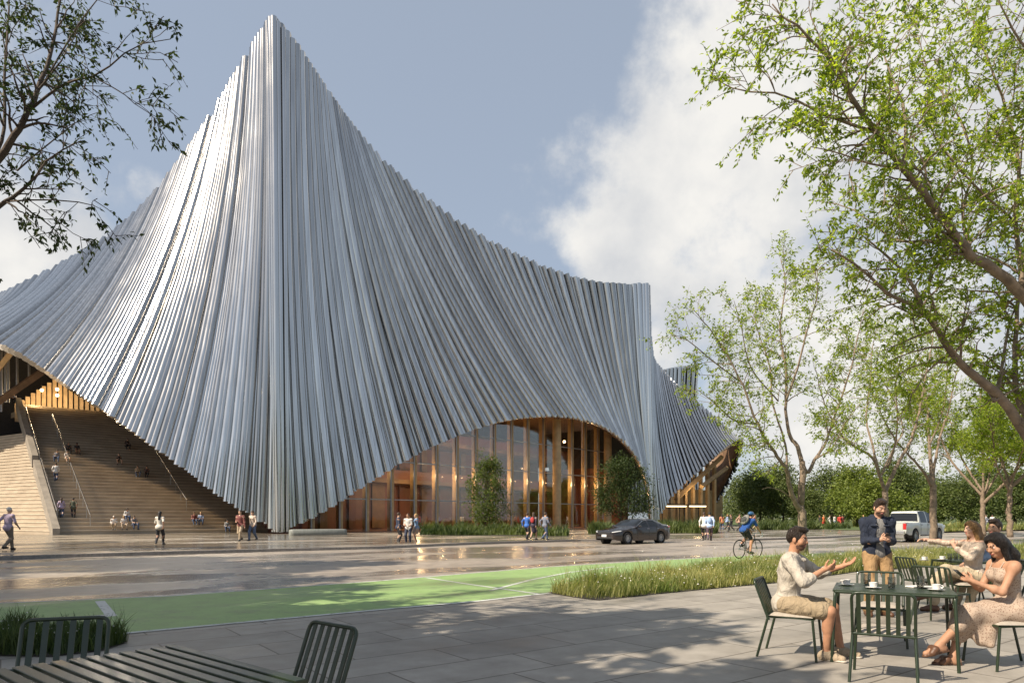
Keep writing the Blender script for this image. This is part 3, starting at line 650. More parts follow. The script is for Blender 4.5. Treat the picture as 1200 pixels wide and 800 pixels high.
# --- dark silhouetted tree at the upper left
Yg=8.0; bG=np.array((-8.1,Yg,0)); kG=P(-120,330,Yg)
LG=[([bG,bG+np.array((.1,0,1.6)),kG],.17,.11,0),
 ([kG,P(-60,250,Yg),P(0,184,Yg),P(17,159,8),P(34,130,8),P(47,98,8.1),P(61,57,8.3),P(69,10,8.5),P(75,-60,8.7)],.085,.015,1),
 ([P(34,130,8),P(61,108,7.9),P(81,96,7.8),P(108,90,7.7),P(135,73,7.6),P(159,54,7.5),P(200,46,7.4)],.028,.006,1),
 ([P(108,90,7.7),P(142,108,7.6),P(162,125,7.5),P(192,142,7.4)],.012,.005,1),
 ([P(-60,290,Yg),P(0,241,7.8),P(17,230,7.8),P(40,209,7.8),P(61,182,7.8),P(95,165,7.7)],.05,.008,2),
 ([P(10,236,7.8),P(51,234,7.6),P(100,238,7.4),P(120,246,7.3)],.016,.005,2),
 ([P(-30,222,Yg),P(3,162,8.3),P(5,84,8.6),P(10,17,9),P(12,-60,9.2)],.04,.01,2),
 ([P(20,200,8),P(55,170,8.3),P(95,140,8.6),P(120,130,8.8)],.018,.005,2),
 ([P(50,100,8.1),P(85,40,8.3),P(110,5,8.4),P(140,-30,8.5)],.02,.006,2),
 ([kG,P(-200,150,8.2),P(-260,0,8.4),P(-300,-160,8.6)],.08,.02,1),([kG,P(-60,120,9.4),P(-40,-20,10),P(-30,-150,10.4)],.07,.015,1),
 ([kG,P(-160,200,7),P(-120,50,6.2),P(-90,-100,5.8)],.07,.015,1)]
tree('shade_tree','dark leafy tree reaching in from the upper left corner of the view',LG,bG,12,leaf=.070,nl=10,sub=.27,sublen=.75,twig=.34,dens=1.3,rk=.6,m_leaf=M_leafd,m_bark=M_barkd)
# --- procedural broad tree: trunk forks into rising limbs
def forked(base,h,seed,nl=5,r=.16,spread=.42,fork=.32,lean=(0,0),first=None):
    rs=np.random.RandomState(seed); base=np.asarray(base,float); limbs=[]
    fk=base+np.array((lean[0]*.4,lean[1]*.4,h*fork*rs.uniform(.85,1.1)))
    limbs.append(([base,base+(fk-base)*.5+rs.normal(size=3)*.05,fk],r,r*.72,0))
    a0=rs.uniform(0,2*PI)
    for i in range(nl):
        a=a0+2*PI*i/nl+rs.uniform(-.4,.4); sp=h*spread*rs.uniform(.55,1.1); hh=h*rs.uniform(.78,1.0)
        if i==0: sp*=.3; hh=h
        e=base+np.array((math.cos(a)*sp+lean[0],math.sin(a)*sp+lean[1],hh))
        s=base+(fk-base)*rs.uniform(.72,1.0)
        m1=s+(e-s)*.33+np.array((math.cos(a),math.sin(a),0))*sp*.10+rs.normal(size=3)*.1; m2=s+(e-s)*.68+rs.normal(size=3)*.15
        limbs.append(([s,m1,m2,e],r*rs.uniform(.42,.6),.012,1))
        for j in range(2):
            p=m1 if j==0 else m2; b=a+rs.uniform(.5,1.1)*(1 if j else -1); 
            e2=p+np.array((math.cos(b)*sp*.5,math.sin(b)*sp*.5,h*rs.uniform(.08,.22))); limbs.append(([p,(p+e2)/2+rs.normal(size=3)*.1+np.array((0,0,.1)),e2],r*.22,.008,2))
    return limbs
Ya=27.; bA=G(942,650.4)
def ya(l,dy=0): return [P(x,y,Ya+dy*i/max(1,len(l)-1)) for i,(x,y) in enumerate(l)]
LA=[([bA]+ya([(940,610),(938,592)]),.19,.14,0),(ya([(938,596),(931,586),(925,568),(922,550),(916,542),(901,521),(888,497),(869,448),(840,396),(812,362)],-2),.11,.012,1),
 (ya([(938,592),(940,560),(940,540)]),.14,.11,0),(ya([(940,542),(934,522),(925,509),(921,480),(921,435),(914,386),(920,330),(915,305)],1),.09,.012,1),
 (ya([(940,545),(947,553),(955,538),(967,520),(976,494),(996,435),(1004,400),(1012,362)],2),.085,.012,1),
 (ya([(921,470),(935,430),(945,390),(958,345),(955,318)],-1.5),.05,.01,1),(ya([(922,552),(920,520),(905,470),(902,430),(885,375),(890,345)],2.5),.05,.01,1),
 (ya([(888,497),(860,492),(835,470),(815,455)],-1.5),.035,.008,2),(ya([(869,448),(838,425),(805,398),(786,392)],-2),.03,.008,2),(ya([(912,470),(880,430),(868,380),(860,352)],-2),.03,.008,2),(ya([(931,586),(916,575),(902,571),(893,573)],-1),.022,.005,0),(ya([(955,538),(975,525),(988,500),(1010,470)],-2),.035,.008,2)]
rowg='slender forked trees along the grass strip'
tree('verge_tree','slender forked pale trunked tree standing behind the seated man in the beige shirt',LA,bA,21,leaf=.125,nl=7.5,sub=.40,sublen=1.6,twig=.65,group=rowg,dens=1.35,startf=.46)
Yb=32.; bB=G(1035,643.5)
def yb(l,dy=0): return [P(x,y,Yb+dy*i/max(1,len(l)-1)) for i,(x,y) in enumerate(l)]
LB=[([bB]+yb([(1037,610),(1037,575)]),.17,.13,0),(yb([(1037,578),(1030,553),(1021,535),(1000,522),(985,508),(965,470),(955,430)],-2),.085,.012,1),(yb([(1037,578),(1046,555),(1057,535),(1068,515),(1078,480),(1085,440),(1092,405),(1095,380)],1),.10,.012,1),
 (yb([(1030,553),(1022,520),(1015,490),(1020,450),(1022,410),(1030,375)],2),.06,.012,1),(yb([(1040,548),(1048,525),(1052,490),(1050,450),(1060,400)],-2),.055,.012,1),(yb([(1033,556),(1040,540),(1050,520),(1058,500),(1040,455),(1000,405),(980,385)],2),.05,.01,1)]
tree('verge_tree','slender forked tree directly behind the standing man in the navy jacket',LB,bB,22,leaf=.135,nl=7.5,sub=.40,sublen=1.6,twig=.7,group=rowg,dens=1.35,startf=.46)
Yc=38.; bC=G(1093,637.5)
def yc(l,dy=0): return [P(x,y,Yc+dy*i/max(1,len(l)-1)) for i,(x,y) in enumerate(l)]
LC=[([bC]+yc([(1094,610),(1093,575),(1092,555)]),.20,.16,0),(yc([(1092,570),(1084,555),(1076,545),(1062,530),(1050,515),(1030,480),(1015,440)],-2),.09,.012,1),(yc([(1092,558),(1090,530),(1088,505),(1086,470),(1080,430),(1072,395)],1),.11,.012,1),(yc([(1093,556),(1097,535),(1102,510),(1112,480),(1120,440),(1130,400)],0),.09,.012,1),(yc([(1090,520),(1105,480),(1110,430),(1105,390),(1100,360)],3),.05,.012,1),(yc([(1086,480),(1065,450),(1050,420),(1045,390)],2),.04,.012,1)]
tree('verge_tree','straight pale trunked tree in front of the parked pickup truck',LC,bC,23,leaf=.145,nl=7.5,sub=.42,sublen=1.7,twig=.75,group=rowg,dens=1.35,startf=.46)
bD=G(1152,627.5); tree('verge_tree','thin forked tree with open crown above the pointing woman',forked(bD,13.2,5,6,.22,.40,.30),bD,24,leaf=.2,nl=8,sub=.45,dens=1.4,sublen=1.8,twig=.8,group=rowg)
bE=G(1184,629); tree('verge_tree','rightmost thin forked tree of the row, behind the man in the blue shirt',forked(bE,11.,8,6,.22,.42,.34),bE,25,leaf=.2,nl=8,sub=.45,dens=1.4,sublen=1.7,twig=.8,group=rowg)
# trees beside the camera on the left: outside the frame, they shade the paving and the lane
for i,(x,y,h,sd) in enumerate(((-16.8,9.5,12,31),(-9.6,2.6,10,32),(-26.5,15.,16,34),(-34,23.,17,35))):
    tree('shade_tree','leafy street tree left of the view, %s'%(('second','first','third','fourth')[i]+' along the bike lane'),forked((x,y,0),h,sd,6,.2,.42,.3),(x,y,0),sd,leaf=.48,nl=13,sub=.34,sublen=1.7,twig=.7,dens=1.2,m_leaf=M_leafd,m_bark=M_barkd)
# --- small planted trees before the glass
def bushy(name,label,base,h,w,seed,m=M_leafd,nleaf=5200,leaf=.22,r=.09,fr=.30,group=None,stems=1,bark=None,nb=16):
    rs=np.random.RandomState(seed); base=np.asarray(base,float)
    root=empty(name,tuple(base),label=label,cat='tree',group=group)
    tb=MB(); C=[]
    for i in range(nb):
        f=(i+.5)/nb; z=h*(fr+(1-fr)*f*.93); a=i*2.4+rs.uniform(-.5,.5)
        prof=math.sin(PI*min(.97,(.16+.84*f)))**.7; rad=w*.5*prof*rs.uniform(.3,.85)
        C.append(np.array((math.cos(a)*rad,math.sin(a)*rad,z)))
    for s in range(stems):
        o=np.array((rs.uniform(-.5,.5)*(stems>1),rs.uniform(-.4,.4)*(stems>1),0))
        tb.tube([o,o*.8+np.array((rs.uniform(-.1,.1),0,h*.4)),o*.3+np.array((0,0,h*.9))],(r,r*.75,.02),7)
    for c in C:
        s=np.array((0,0,max(h*.15,c[2]*.62-.1))); tb.tube([s,(s+c)/2+rs.normal(size=3)*.1,c],(r*.42,r*.25,.015),5,caps=False)
    tb.build('trunk',bark or M_barkd,root,180,normals=False)
    LP=[];LD=[];per=nleaf//nb
    for c in C:
        R=w*.5*rs.uniform(.34,.56); nsub=9
        for _ in range(nsub):
            d=unit(rs.normal(size=3)); cc=c+d*R*rs.uniform(.35,1.)*np.array((1,1,.75))
            q=per//nsub; pp=cc+rs.normal(size=(q,3))*R*.26; LP.append(pp); LD.append(unit(pp-c)+rs.normal(size=(q,3))*.6+np.array((0,0,-.2)))
    leaves_mesh('crown',np.concatenate(LP),np.concatenate(LD),leaf,m,root,rs,wid=.6); return root
b1=G(571,622.5,.135); b1=np.array((b1[0],b1[1],.13)); s1=b1[1]/FPX
def at(px,Y,z=.13): return np.array(((px-600)/FPX*Y,Y,z))
M_leafm=leaf_mat('young_tree_leaf',(.04,.065,.016),(.12,.155,.035),(1.6,1.6,.8),.4)
bushy('planted_tree','young green multi stemmed tree in the planting bed left of centre before the glass foyer',at(570,62),7.0,4.4,41,M_leafm,9000,.17,.06,.16,stems=3,nb=20)
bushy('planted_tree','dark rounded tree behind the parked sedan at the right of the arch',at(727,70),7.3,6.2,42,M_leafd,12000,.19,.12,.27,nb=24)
# --- park trees far behind, each its own
far=[(872,138,11,9,0),(892,128,12,11,0),(918,122,12,11,0),(950,112,9,9,0),(975,118,10.8,12,0),(1004,100,9.6,9,1),(1026,92,10.6,10,1),(1052,108,11,11,0),(1078,120,10.6,12,0),(1100,100,9.4,9,1),(1128,96,10.5,11,2),(1160,104,11,12,2),(1190,98,10.8,11,0),(1222,110,12,12,2),(905,165,13,12,0),(1250,100,11,12,0),(1000,140,10,13,0),(1060,150,11,14,2),(930,140,10,13,2),(1140,140,12,14,0),(985,160,12,12,2)]
proto=[]
names=['dark crowned','bright yellow green','mid green']
for v,(m,sd) in enumerate(((M_leafb,51),(M_leafy,52),(M_leafb,53))):
    pass
where=['beside the canopy tip of the hall','behind the cyclist','left of the nearest pale trunk','right of the nearest pale trunk','standing between the two nearest pale trunks','left of the standing man','just above the standing man','between the standing man and the truck','above the pickup truck','right of the truck cab','right of the straight pale trunk','above the pointing woman','above the man in the blue shirt','at the right edge of the view','farthest back behind the cyclist','off past the right edge','farther off above the red dressed walkers','farther off above the truck roof','farther off beyond the cyclist','farther off behind the cafe guests','small and far, between the cyclist and the standing man']
for i,(px,Y,h,w,k) in enumerate(far):
    m=(M_leafb,M_leafy,M_leafb)[k]
    if i<3 or i==5: proto.append(bushy('park_tree','%s park tree %s'%(names[k],where[i]),at(px,Y,.1),h*.88,w*.95,60+i,m,7800,.38,.2,.27,stems=2 if i%2 else 1,group='park trees beyond the road',nb=26))
    else:
        src=proto[3] if k==1 else proto[i%3]
        o=copy_tree(src); o['label']='%s park tree %s'%(names[k],where[i]); o.location=at(px,Y,.1); o.scale=(w/11.5,w/11.5,h/11.2*(.70+.36*((i*37)%10)/10.)); o.rotation_euler=(0,0,i*1.7)
# --- grasses
def blades(name,poly,n,h0,h1,seed,m,label=None,z=.0,kind='stuff',width=.012,clump=.0,cat=None,group=None,parent=None,cfac=1.):
    rs=np.random.RandomState(seed); poly=np.array([(p[0],p[1]) for p in poly]); lo=poly.min(0); hi=poly.max(0)
    def inside(q):
        c=np.zeros(len(q),bool); j=len(poly)-1
        for i in range(len(poly)):
            a,b=poly[i],poly[j]; cond=((a[1]>q[:,1])!=(b[1]>q[:,1]))&(q[:,0]<(b[0]-a[0])*(q[:,1]-a[1])/(b[1]-a[1]+1e-12)+a[0]); c^=cond; j=i
        return c
    pts=[]
    cnt=0
    nc=max(1,int(n/60)); 
    cen=rs.uniform(lo,hi,(nc*4,2)); cen=cen[inside(cen)][:max(3,int(nc*cfac))]; chs=rs.beta(1.5,1.5,len(cen)); chs2=rs.uniform(-.22,.22,len(cen)) if clump else np.zeros(len(cen))
    while cnt<n:
        if clump:
            ci=rs.randint(len(cen),size=n); dl=rs.normal(size=(n,2)); q=cen[ci]+dl*clump
            hf=(.45+.75*chs[ci])*np.exp(-.28*(dl**2).sum(1)); 
        else: q=rs.uniform(lo,hi,(n,2)); hf=np.ones(n); ci=np.zeros(n,int)
        ok=inside(q); pts.append(np.c_[q[ok],hf[ok],chs2[ci[ok]]]); cnt+=ok.sum()
    q=np.concatenate(pts)[:n]; hf=q[:,2]; ctone=q[:,3]; q=q[:,:2]
    # patchy height and colour
    wv=np.sin(q[:,0]*2.1+1.3*np.sin(q[:,1]*1.7))*np.cos(q[:,1]*2.6+seed)*.5+.5; wv2=np.sin(q[:,0]*.8+q[:,1]*1.1)*.5+.5
    h=(h0+(h1-h0)*rs.beta(1.6,2.2,n))*(.65+.5*wv)*hf; a=rs.uniform(0,2*PI,n); ln=h*rs.uniform(.15,.7,n)
    d=np.stack((np.cos(a),np.sin(a),0*a),1); s=np.stack((-np.sin(a+rs.normal(size=n)),np.cos(a),0*a),1)*width*.5*rs.uniform(.6,1.4,n)[:,None]
    b=np.concatenate((q,np.full((n,1),z)),1); up=np.array((0,0,1.))
    m1=b+up*(h*.55)[:,None]+d*(ln*.3)[:,None]; tp=b+up*(h)[:,None]+d*ln[:,None]
    V=np.stack((b-s,b+s,m1+s*.8,m1-s*.8,tp+s*.15,tp-s*.15),1).reshape(-1,3)
    i=np.arange(n)[:,None]*6; Fq=np.concatenate((i+np.array([[0,1,2,3]]),i+np.array([[3,2,4,5]])))
    o=mesh_np(name,V,Fq,m,parent,smooth=False); tn=np.clip(.45*wv2+.35*wv*0+rs.beta(1.3,2.,n)*.75-.1+ctone,0,1)
    at_=o.data.attributes.new('tone','FLOAT','POINT'); at_.data.foreach_set('value',np.repeat(tn,6).astype(np.float32))
    tag(o,label,cat,group,kind); return o,q,h
def heads(name,q,h,n,seed,m,r,label,z=0):
    rs=np.random.RandomState(seed); k=rs.randint(len(q),size=n); p=np.concatenate((q[k],(h[k]*rs.uniform(.9,1.25,n)+z)[:,None]),1)
    V=[];off=np.array(((1,0,0),(0,1,0),(-1,0,0),(0,-1,0),(0,0,.7),(0,0,-.7)))*r
    V=(p[:,None,:]+off[None]*rs.uniform(.6,1.3,(n,1,1))).reshape(-1,3); i=np.arange(n)[:,None]*6
    Fq=np.concatenate([i+np.array([t_]) for t_ in ((0,1,4),(1,2,4),(2,3,4),(3,0,4),(1,0,5),(2,1,5),(3,2,5),(0,3,5))]); o=mesh_np(name,V,Fq,m,None,smooth=False); tag(o,label,kind='stuff'); return o
verge=[G(642,694.5),G(672,700),G(702,703.5),G(760,697),G(850,688.5),G(920,682),(9.4,18.7),(12.5,20.6),(17.5,23.8),(26,29),(40,38.5),(70,57),(70,62),(40,43.2),(20,28.8),(11.7,23.8),(5.6,19.2),(2.9,16.2)]
vs_=[(p[0],p[1]) for p in verge]; sheet('planting_soil',vs_,.016,M_soil)
near=[p for p in vs_ if p[0]<18]+[]
nearp=vs_[:9]+[(17.5,27.2)]+vs_[15:]; farp=[(17.5,23.8),(26,29),(40,38.5),(70,57),(70,62),(40,43.2),(20,28.8),(17.5,27.2)]
o,q,h=blades('meadow_grass',nearp,78000,.18,.66,71,M_grass,'tall mixed green and straw meadow grass in the strip beside the paving',.016,width=.014,clump=.17,cfac=.8)
heads('daisies',q,h,900,72,M_petal,.019,'small white daisies dotted through the meadow strip'); heads('seed_heads',q,h,1200,73,M_straw,.013,'straw coloured seed heads above the meadow strip')
blades('meadow_grass',farp,30000,.2,.62,74,M_grass,'meadow grass of the strip where it runs on behind the cafe tables',.016,width=.03,clump=.28,cfac=.8)
pl=[(p[0],p[1]) for p in (G(-60,768),G(60,770),G(120,763),G(150,753),G(140,746),G(80,739),G(-60,738))]
sheet('planting_soil',pl,.02,M_soil)
o,q,h=blades('tufted_grass',pl,10500,.14,.44,75,M_grassd,'dark tufted grass bed behind the empty slatted chair at lower left',.02,width=.010,clump=.13,cfac=.5)
heads('daisies',q,h,110,76,M_petal,.012,'small white flowers in the dark grass bed at lower left')
# beds before the hall and beyond the road
def bed(name,poly,n,h0,h1,seed,label,m=M_grassd,w=.07,z=.14):
    sheet('planting_soil',poly,z-.008,M_soil); o,q,h=blades(name,poly,n,h0,h1,seed,m,label,z,width=w,clump=.5,cfac=.35); return o
bed('shrub_bed',[at(492,54)[:2],at(560,52)[:2],at(664,50.5)[:2],at(668,56)[:2],at(600,60)[:2],at(498,60)[:2]],15000,.4,1.35,81,'dark green shrubs and grasses in the bed left of the foyer doors')
bed('shrub_bed',[at(689,58)[:2],at(722,56)[:2],at(762,56)[:2],at(762,64)[:2],at(722,66)[:2],at(690,64)[:2]],8000,.4,1.5,82,'dark shrubs in the bed behind the parked sedan')
bed('shrub_bed',[at(766,60)[:2],at(838,58)[:2],at(842,64)[:2],at(800,70)[:2],at(768,70)[:2]],11000,.6,1.7,83,'rounded dark shrubs right of the second prow')
bed('park_hedge',[at(886,74)[:2],at(960,78)[:2],at(996,84)[:2],at(996,90)[:2],at(930,92)[:2],at(880,92)[:2]],16000,.5,1.6,84,'low hedge of grasses beyond the road behind the cyclist',M_grassd,.09)
bed('park_hedge',[at(1000,100)[:2],at(1040,98)[:2],at(1060,106)[:2],at(1000,112)[:2]],7000,.6,1.7,85,'short hedge beyond the road left of the standing man',M_grass,.1)
bed('park_hedge',[at(1100,66)[:2],at(1140,70)[:2],at(1230,80)[:2],at(1230,88)[:2],at(1140,84)[:2],at(1090,76)[:2]],14000,.3,1.1,86,'pale grassy bank beyond the road behind the truck',M_grass,.08)

# --- far wood that closes the horizon beyond the park trees
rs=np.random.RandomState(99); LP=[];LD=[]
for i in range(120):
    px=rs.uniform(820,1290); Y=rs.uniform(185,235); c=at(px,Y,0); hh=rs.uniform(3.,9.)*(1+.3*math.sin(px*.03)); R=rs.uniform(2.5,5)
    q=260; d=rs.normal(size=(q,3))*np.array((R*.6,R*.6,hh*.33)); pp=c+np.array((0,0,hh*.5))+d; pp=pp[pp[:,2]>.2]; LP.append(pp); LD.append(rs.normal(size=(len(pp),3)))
o=leaves_mesh('far_treeline',np.concatenate(LP),np.concatenate(LD),.75,leaf_mat('haze_tinted_leaf',(.10,.13,.06),(.22,.25,.13),(1.5,1.5,.9),.35),None,rs,wid=.8); tag(o,'hazy green line of far off trees closing the horizon beyond the park',kind='stuff')  # leaf colour lightened so distance haze is part of it
# ================================================================== people: smooth distance fields turned into one skin
def _seg(p,a,b,ra,rb):
    ab=b-a; L=float(ab@ab)+1e-9; h=np.clip(((p-a)@ab)/L,0,1); q=p-a-h[...,None]*ab
    return np.sqrt((q*q).sum(-1))-(ra+(rb-ra)*h)
def _ell(p,c,r,ax):
    q=(p-c)@ax.T; k0=np.sqrt(((q/r)**2).sum(-1)); k1=np.sqrt(((q/r**2)**2).sum(-1))+1e-9
    return k0*(k0-1)/k1
def cap(a,b,ra,rb=None,k=.02,m=0,op='u'): return ('c',np.asarray(a,float),np.asarray(b,float),ra,ra if rb is None else rb,k,m,op)
def ell(c,r,ax=None,k=.02,m=0,op='u'): return ('e',np.asarray(c,float),np.asarray(r,float),np.eye(3) if ax is None else np.asarray(ax,float),None,k,m,op)
_E=[((0,0,0),(1,0,0)),((0,0,0),(0,1,0)),((0,0,0),(0,0,1)),((1,0,0),(1,1,0)),((1,0,0),(1,0,1)),((0,1,0),(1,1,0)),((0,1,0),(0,1,1)),((0,0,1),(1,0,1)),((0,0,1),(0,1,1)),((1,1,0),(1,1,1)),((1,0,1),(1,1,1)),((0,1,1),(1,1,1))]
def sdf_mesh(prims,vox,cuts=(),wr=0.,seed=0):
    los=[];his=[]
    for p in prims:
        if p[7]!='u': continue
        if p[0]=='c': los.append(np.minimum(p[1]-p[3],p[2]-p[4])); his.append(np.maximum(p[1]+p[3],p[2]+p[4]))
        else: R=p[2].max(); los.append(p[1]-R); his.append(p[1]+R)
    lo=np.min(los,0)-vox*3-wr*2; hi=np.max(his,0)+vox*3+wr*2; sh=tuple(int(x) for x in np.ceil((hi-lo)/vox)+1)
    D=np.full(sh,.5,np.float32); Lb=np.zeros(sh,np.int8)
    for p in prims:
        k=p[5]; pad=k+vox*3+wr
        if p[0]=='c': a=np.minimum(p[1]-p[3],p[2]-p[4]); b=np.maximum(p[1]+p[3],p[2]+p[4])
        else: R=p[2].max(); a=p[1]-R; b=p[1]+R
        i0=np.clip(np.floor((a-pad-lo)/vox).astype(int),0,np.array(sh)-1); i1=np.clip(np.ceil((b+pad-lo)/vox).astype(int)+1,1,sh)
        if (i1<=i0).any(): continue
        g=np.stack(np.meshgrid(*[lo[j]+vox*np.arange(i0[j],i1[j]) for j in range(3)],indexing='ij'),-1)
        d=_seg(g,p[1],p[2],p[3],p[4]) if p[0]=='c' else _ell(g,p[1],p[2],p[3])
        sl_=tuple(slice(i0[j],i1[j]) for j in range(3)); D0=D[sl_]
        if p[7]=='u':
            lb=Lb[sl_]; lb[d<D0]=p[6]
            h=np.clip(.5+.5*(D0-d)/k,0,1); D[sl_]=D0*(1-h)+d*h-k*h*(1-h)
        elif p[7]=='s': 
            h=np.clip(.5-.5*(D0+d)/k,0,1); D[sl_]=D0*(1-h)-d*h+k*h*(1-h)
        elif p[7]=='p':   # paint only
            lb=Lb[sl_]; lb[d<0]=p[6]
    if wr or cuts:
        g=np.stack(np.meshgrid(*[lo[j]+vox*np.arange(sh[j]) for j in range(3)],indexing='ij'),-1)
        if wr:
            x,y,z=g[...,0]*1.,g[...,1],g[...,2]; s=seed*1.7
            D+=(wr*(np.sin(38*x+21*z+s+2*np.sin(17*y+9*z))*.5+np.sin(31*y-44*z+s*2+2.2*np.sin(15*x))*.5)).astype(np.float32)
        for (pt,nn) in cuts: D=np.maximum(D,((g-np.asarray(pt,float))@np.asarray(nn,float)).astype(np.float32))
    S=D<0; c=[S[i:sh[0]-1+i,j:sh[1]-1+j,k:sh[2]-1+k] for i in(0,1) for j in(0,1) for k in(0,1)]
    anyc=np.logical_or.reduce(c); allc=np.logical_and.reduce(c); cells=np.argwhere(anyc&~allc)
    acc=np.zeros((len(cells),3)); cnt=np.zeros(len(cells))
    for (a,b) in _E:
        a=np.array(a);b=np.array(b); ia=tuple((cells+a).T); ib=tuple((cells+b).T); da=D[ia];db=D[ib]; cr=(da<0)!=(db<0)
        t_=np.where(cr,da/(da-db+1e-12),0); acc+=cr[:,None]*(a+(b-a)*t_[:,None]); cnt+=cr
    V=(cells+acc/np.maximum(cnt,1)[:,None])*vox+lo
    idx=np.full(tuple(x-1 for x in sh),-1,np.int64); idx[tuple(cells.T)]=np.arange(len(cells))
    Fs=[]
    for ax in range(3):
        e=np.zeros(3,int);e[ax]=1; o1=np.zeros(3,int);o1[(ax+1)%3]=1; o2=np.zeros(3,int);o2[(ax+2)%3]=1
        A_=S[tuple(slice(0,sh[j]-e[j]) for j in range(3))]; B_=S[tuple(slice(e[j],sh[j]) for j in range(3))]
        p=np.argwhere(A_!=B_)
        ok=(p[:,(ax+1)%3]>=1)&(p[:,(ax+2)%3]>=1)&(p[:,(ax+1)%3]<sh[(ax+1)%3]-1)&(p[:,(ax+2)%3]<sh[(ax+2)%3]-1); p=p[ok]
        if not len(p): continue
        ins=A_[tuple(p.T)]
        q=np.stack([idx[tuple(x.T)] for x in (p,p-o1,p-o1-o2,p-o2)],1)
        q[~ins]=q[~ins][:,::-1]; Fs.append(q)
    Fq=np.concatenate(Fs); Fq=Fq[(Fq>=0).all(1)]
    lab=Lb[tuple(np.clip(np.round((V-lo)/vox).astype(int),0,np.array(sh)-1).T)]
    # a vertex just outside can miss its label: fine, labels fill the padded box
    return V,Fq,lab[Fq[:,0]]
def rotm(yaw=0,pitch=0,roll=0):
    """columns: right, forward, up after yaw (about up), pitch (nod forward +), roll"""
    cy_,sy=math.cos(yaw),math.sin(yaw); cp,sp=math.cos(pitch),math.sin(pitch); cr,sr=math.cos(roll),math.sin(roll)
    Rz=np.array(((cy_,-sy,0),(sy,cy_,0),(0,0,1))); Rx=np.array(((1,0,0),(0,cp,sp),(0,-sp,cp))); Ry=np.array(((cr,0,sr),(0,1,0),(-sr,0,cr)))
    return Rz@Rx@Ry
def ik(R,T,a,b,hint):
    R=np.asarray(R,float);T=np.asarray(T,float); v=T-R; d=np.linalg.norm(v); d2=min(d,(a+b)*.998); u=v/(d+1e-9)
    ca=(a*a+d2*d2-b*b)/(2*a*d2); ca=max(-1,min(1,ca)); h=np.asarray(hint,float); h=h-u*(h@u); h/=np.linalg.norm(h)+1e-9
    return R+u*a*ca+h*a*math.sqrt(1-ca*ca), R+u*d2
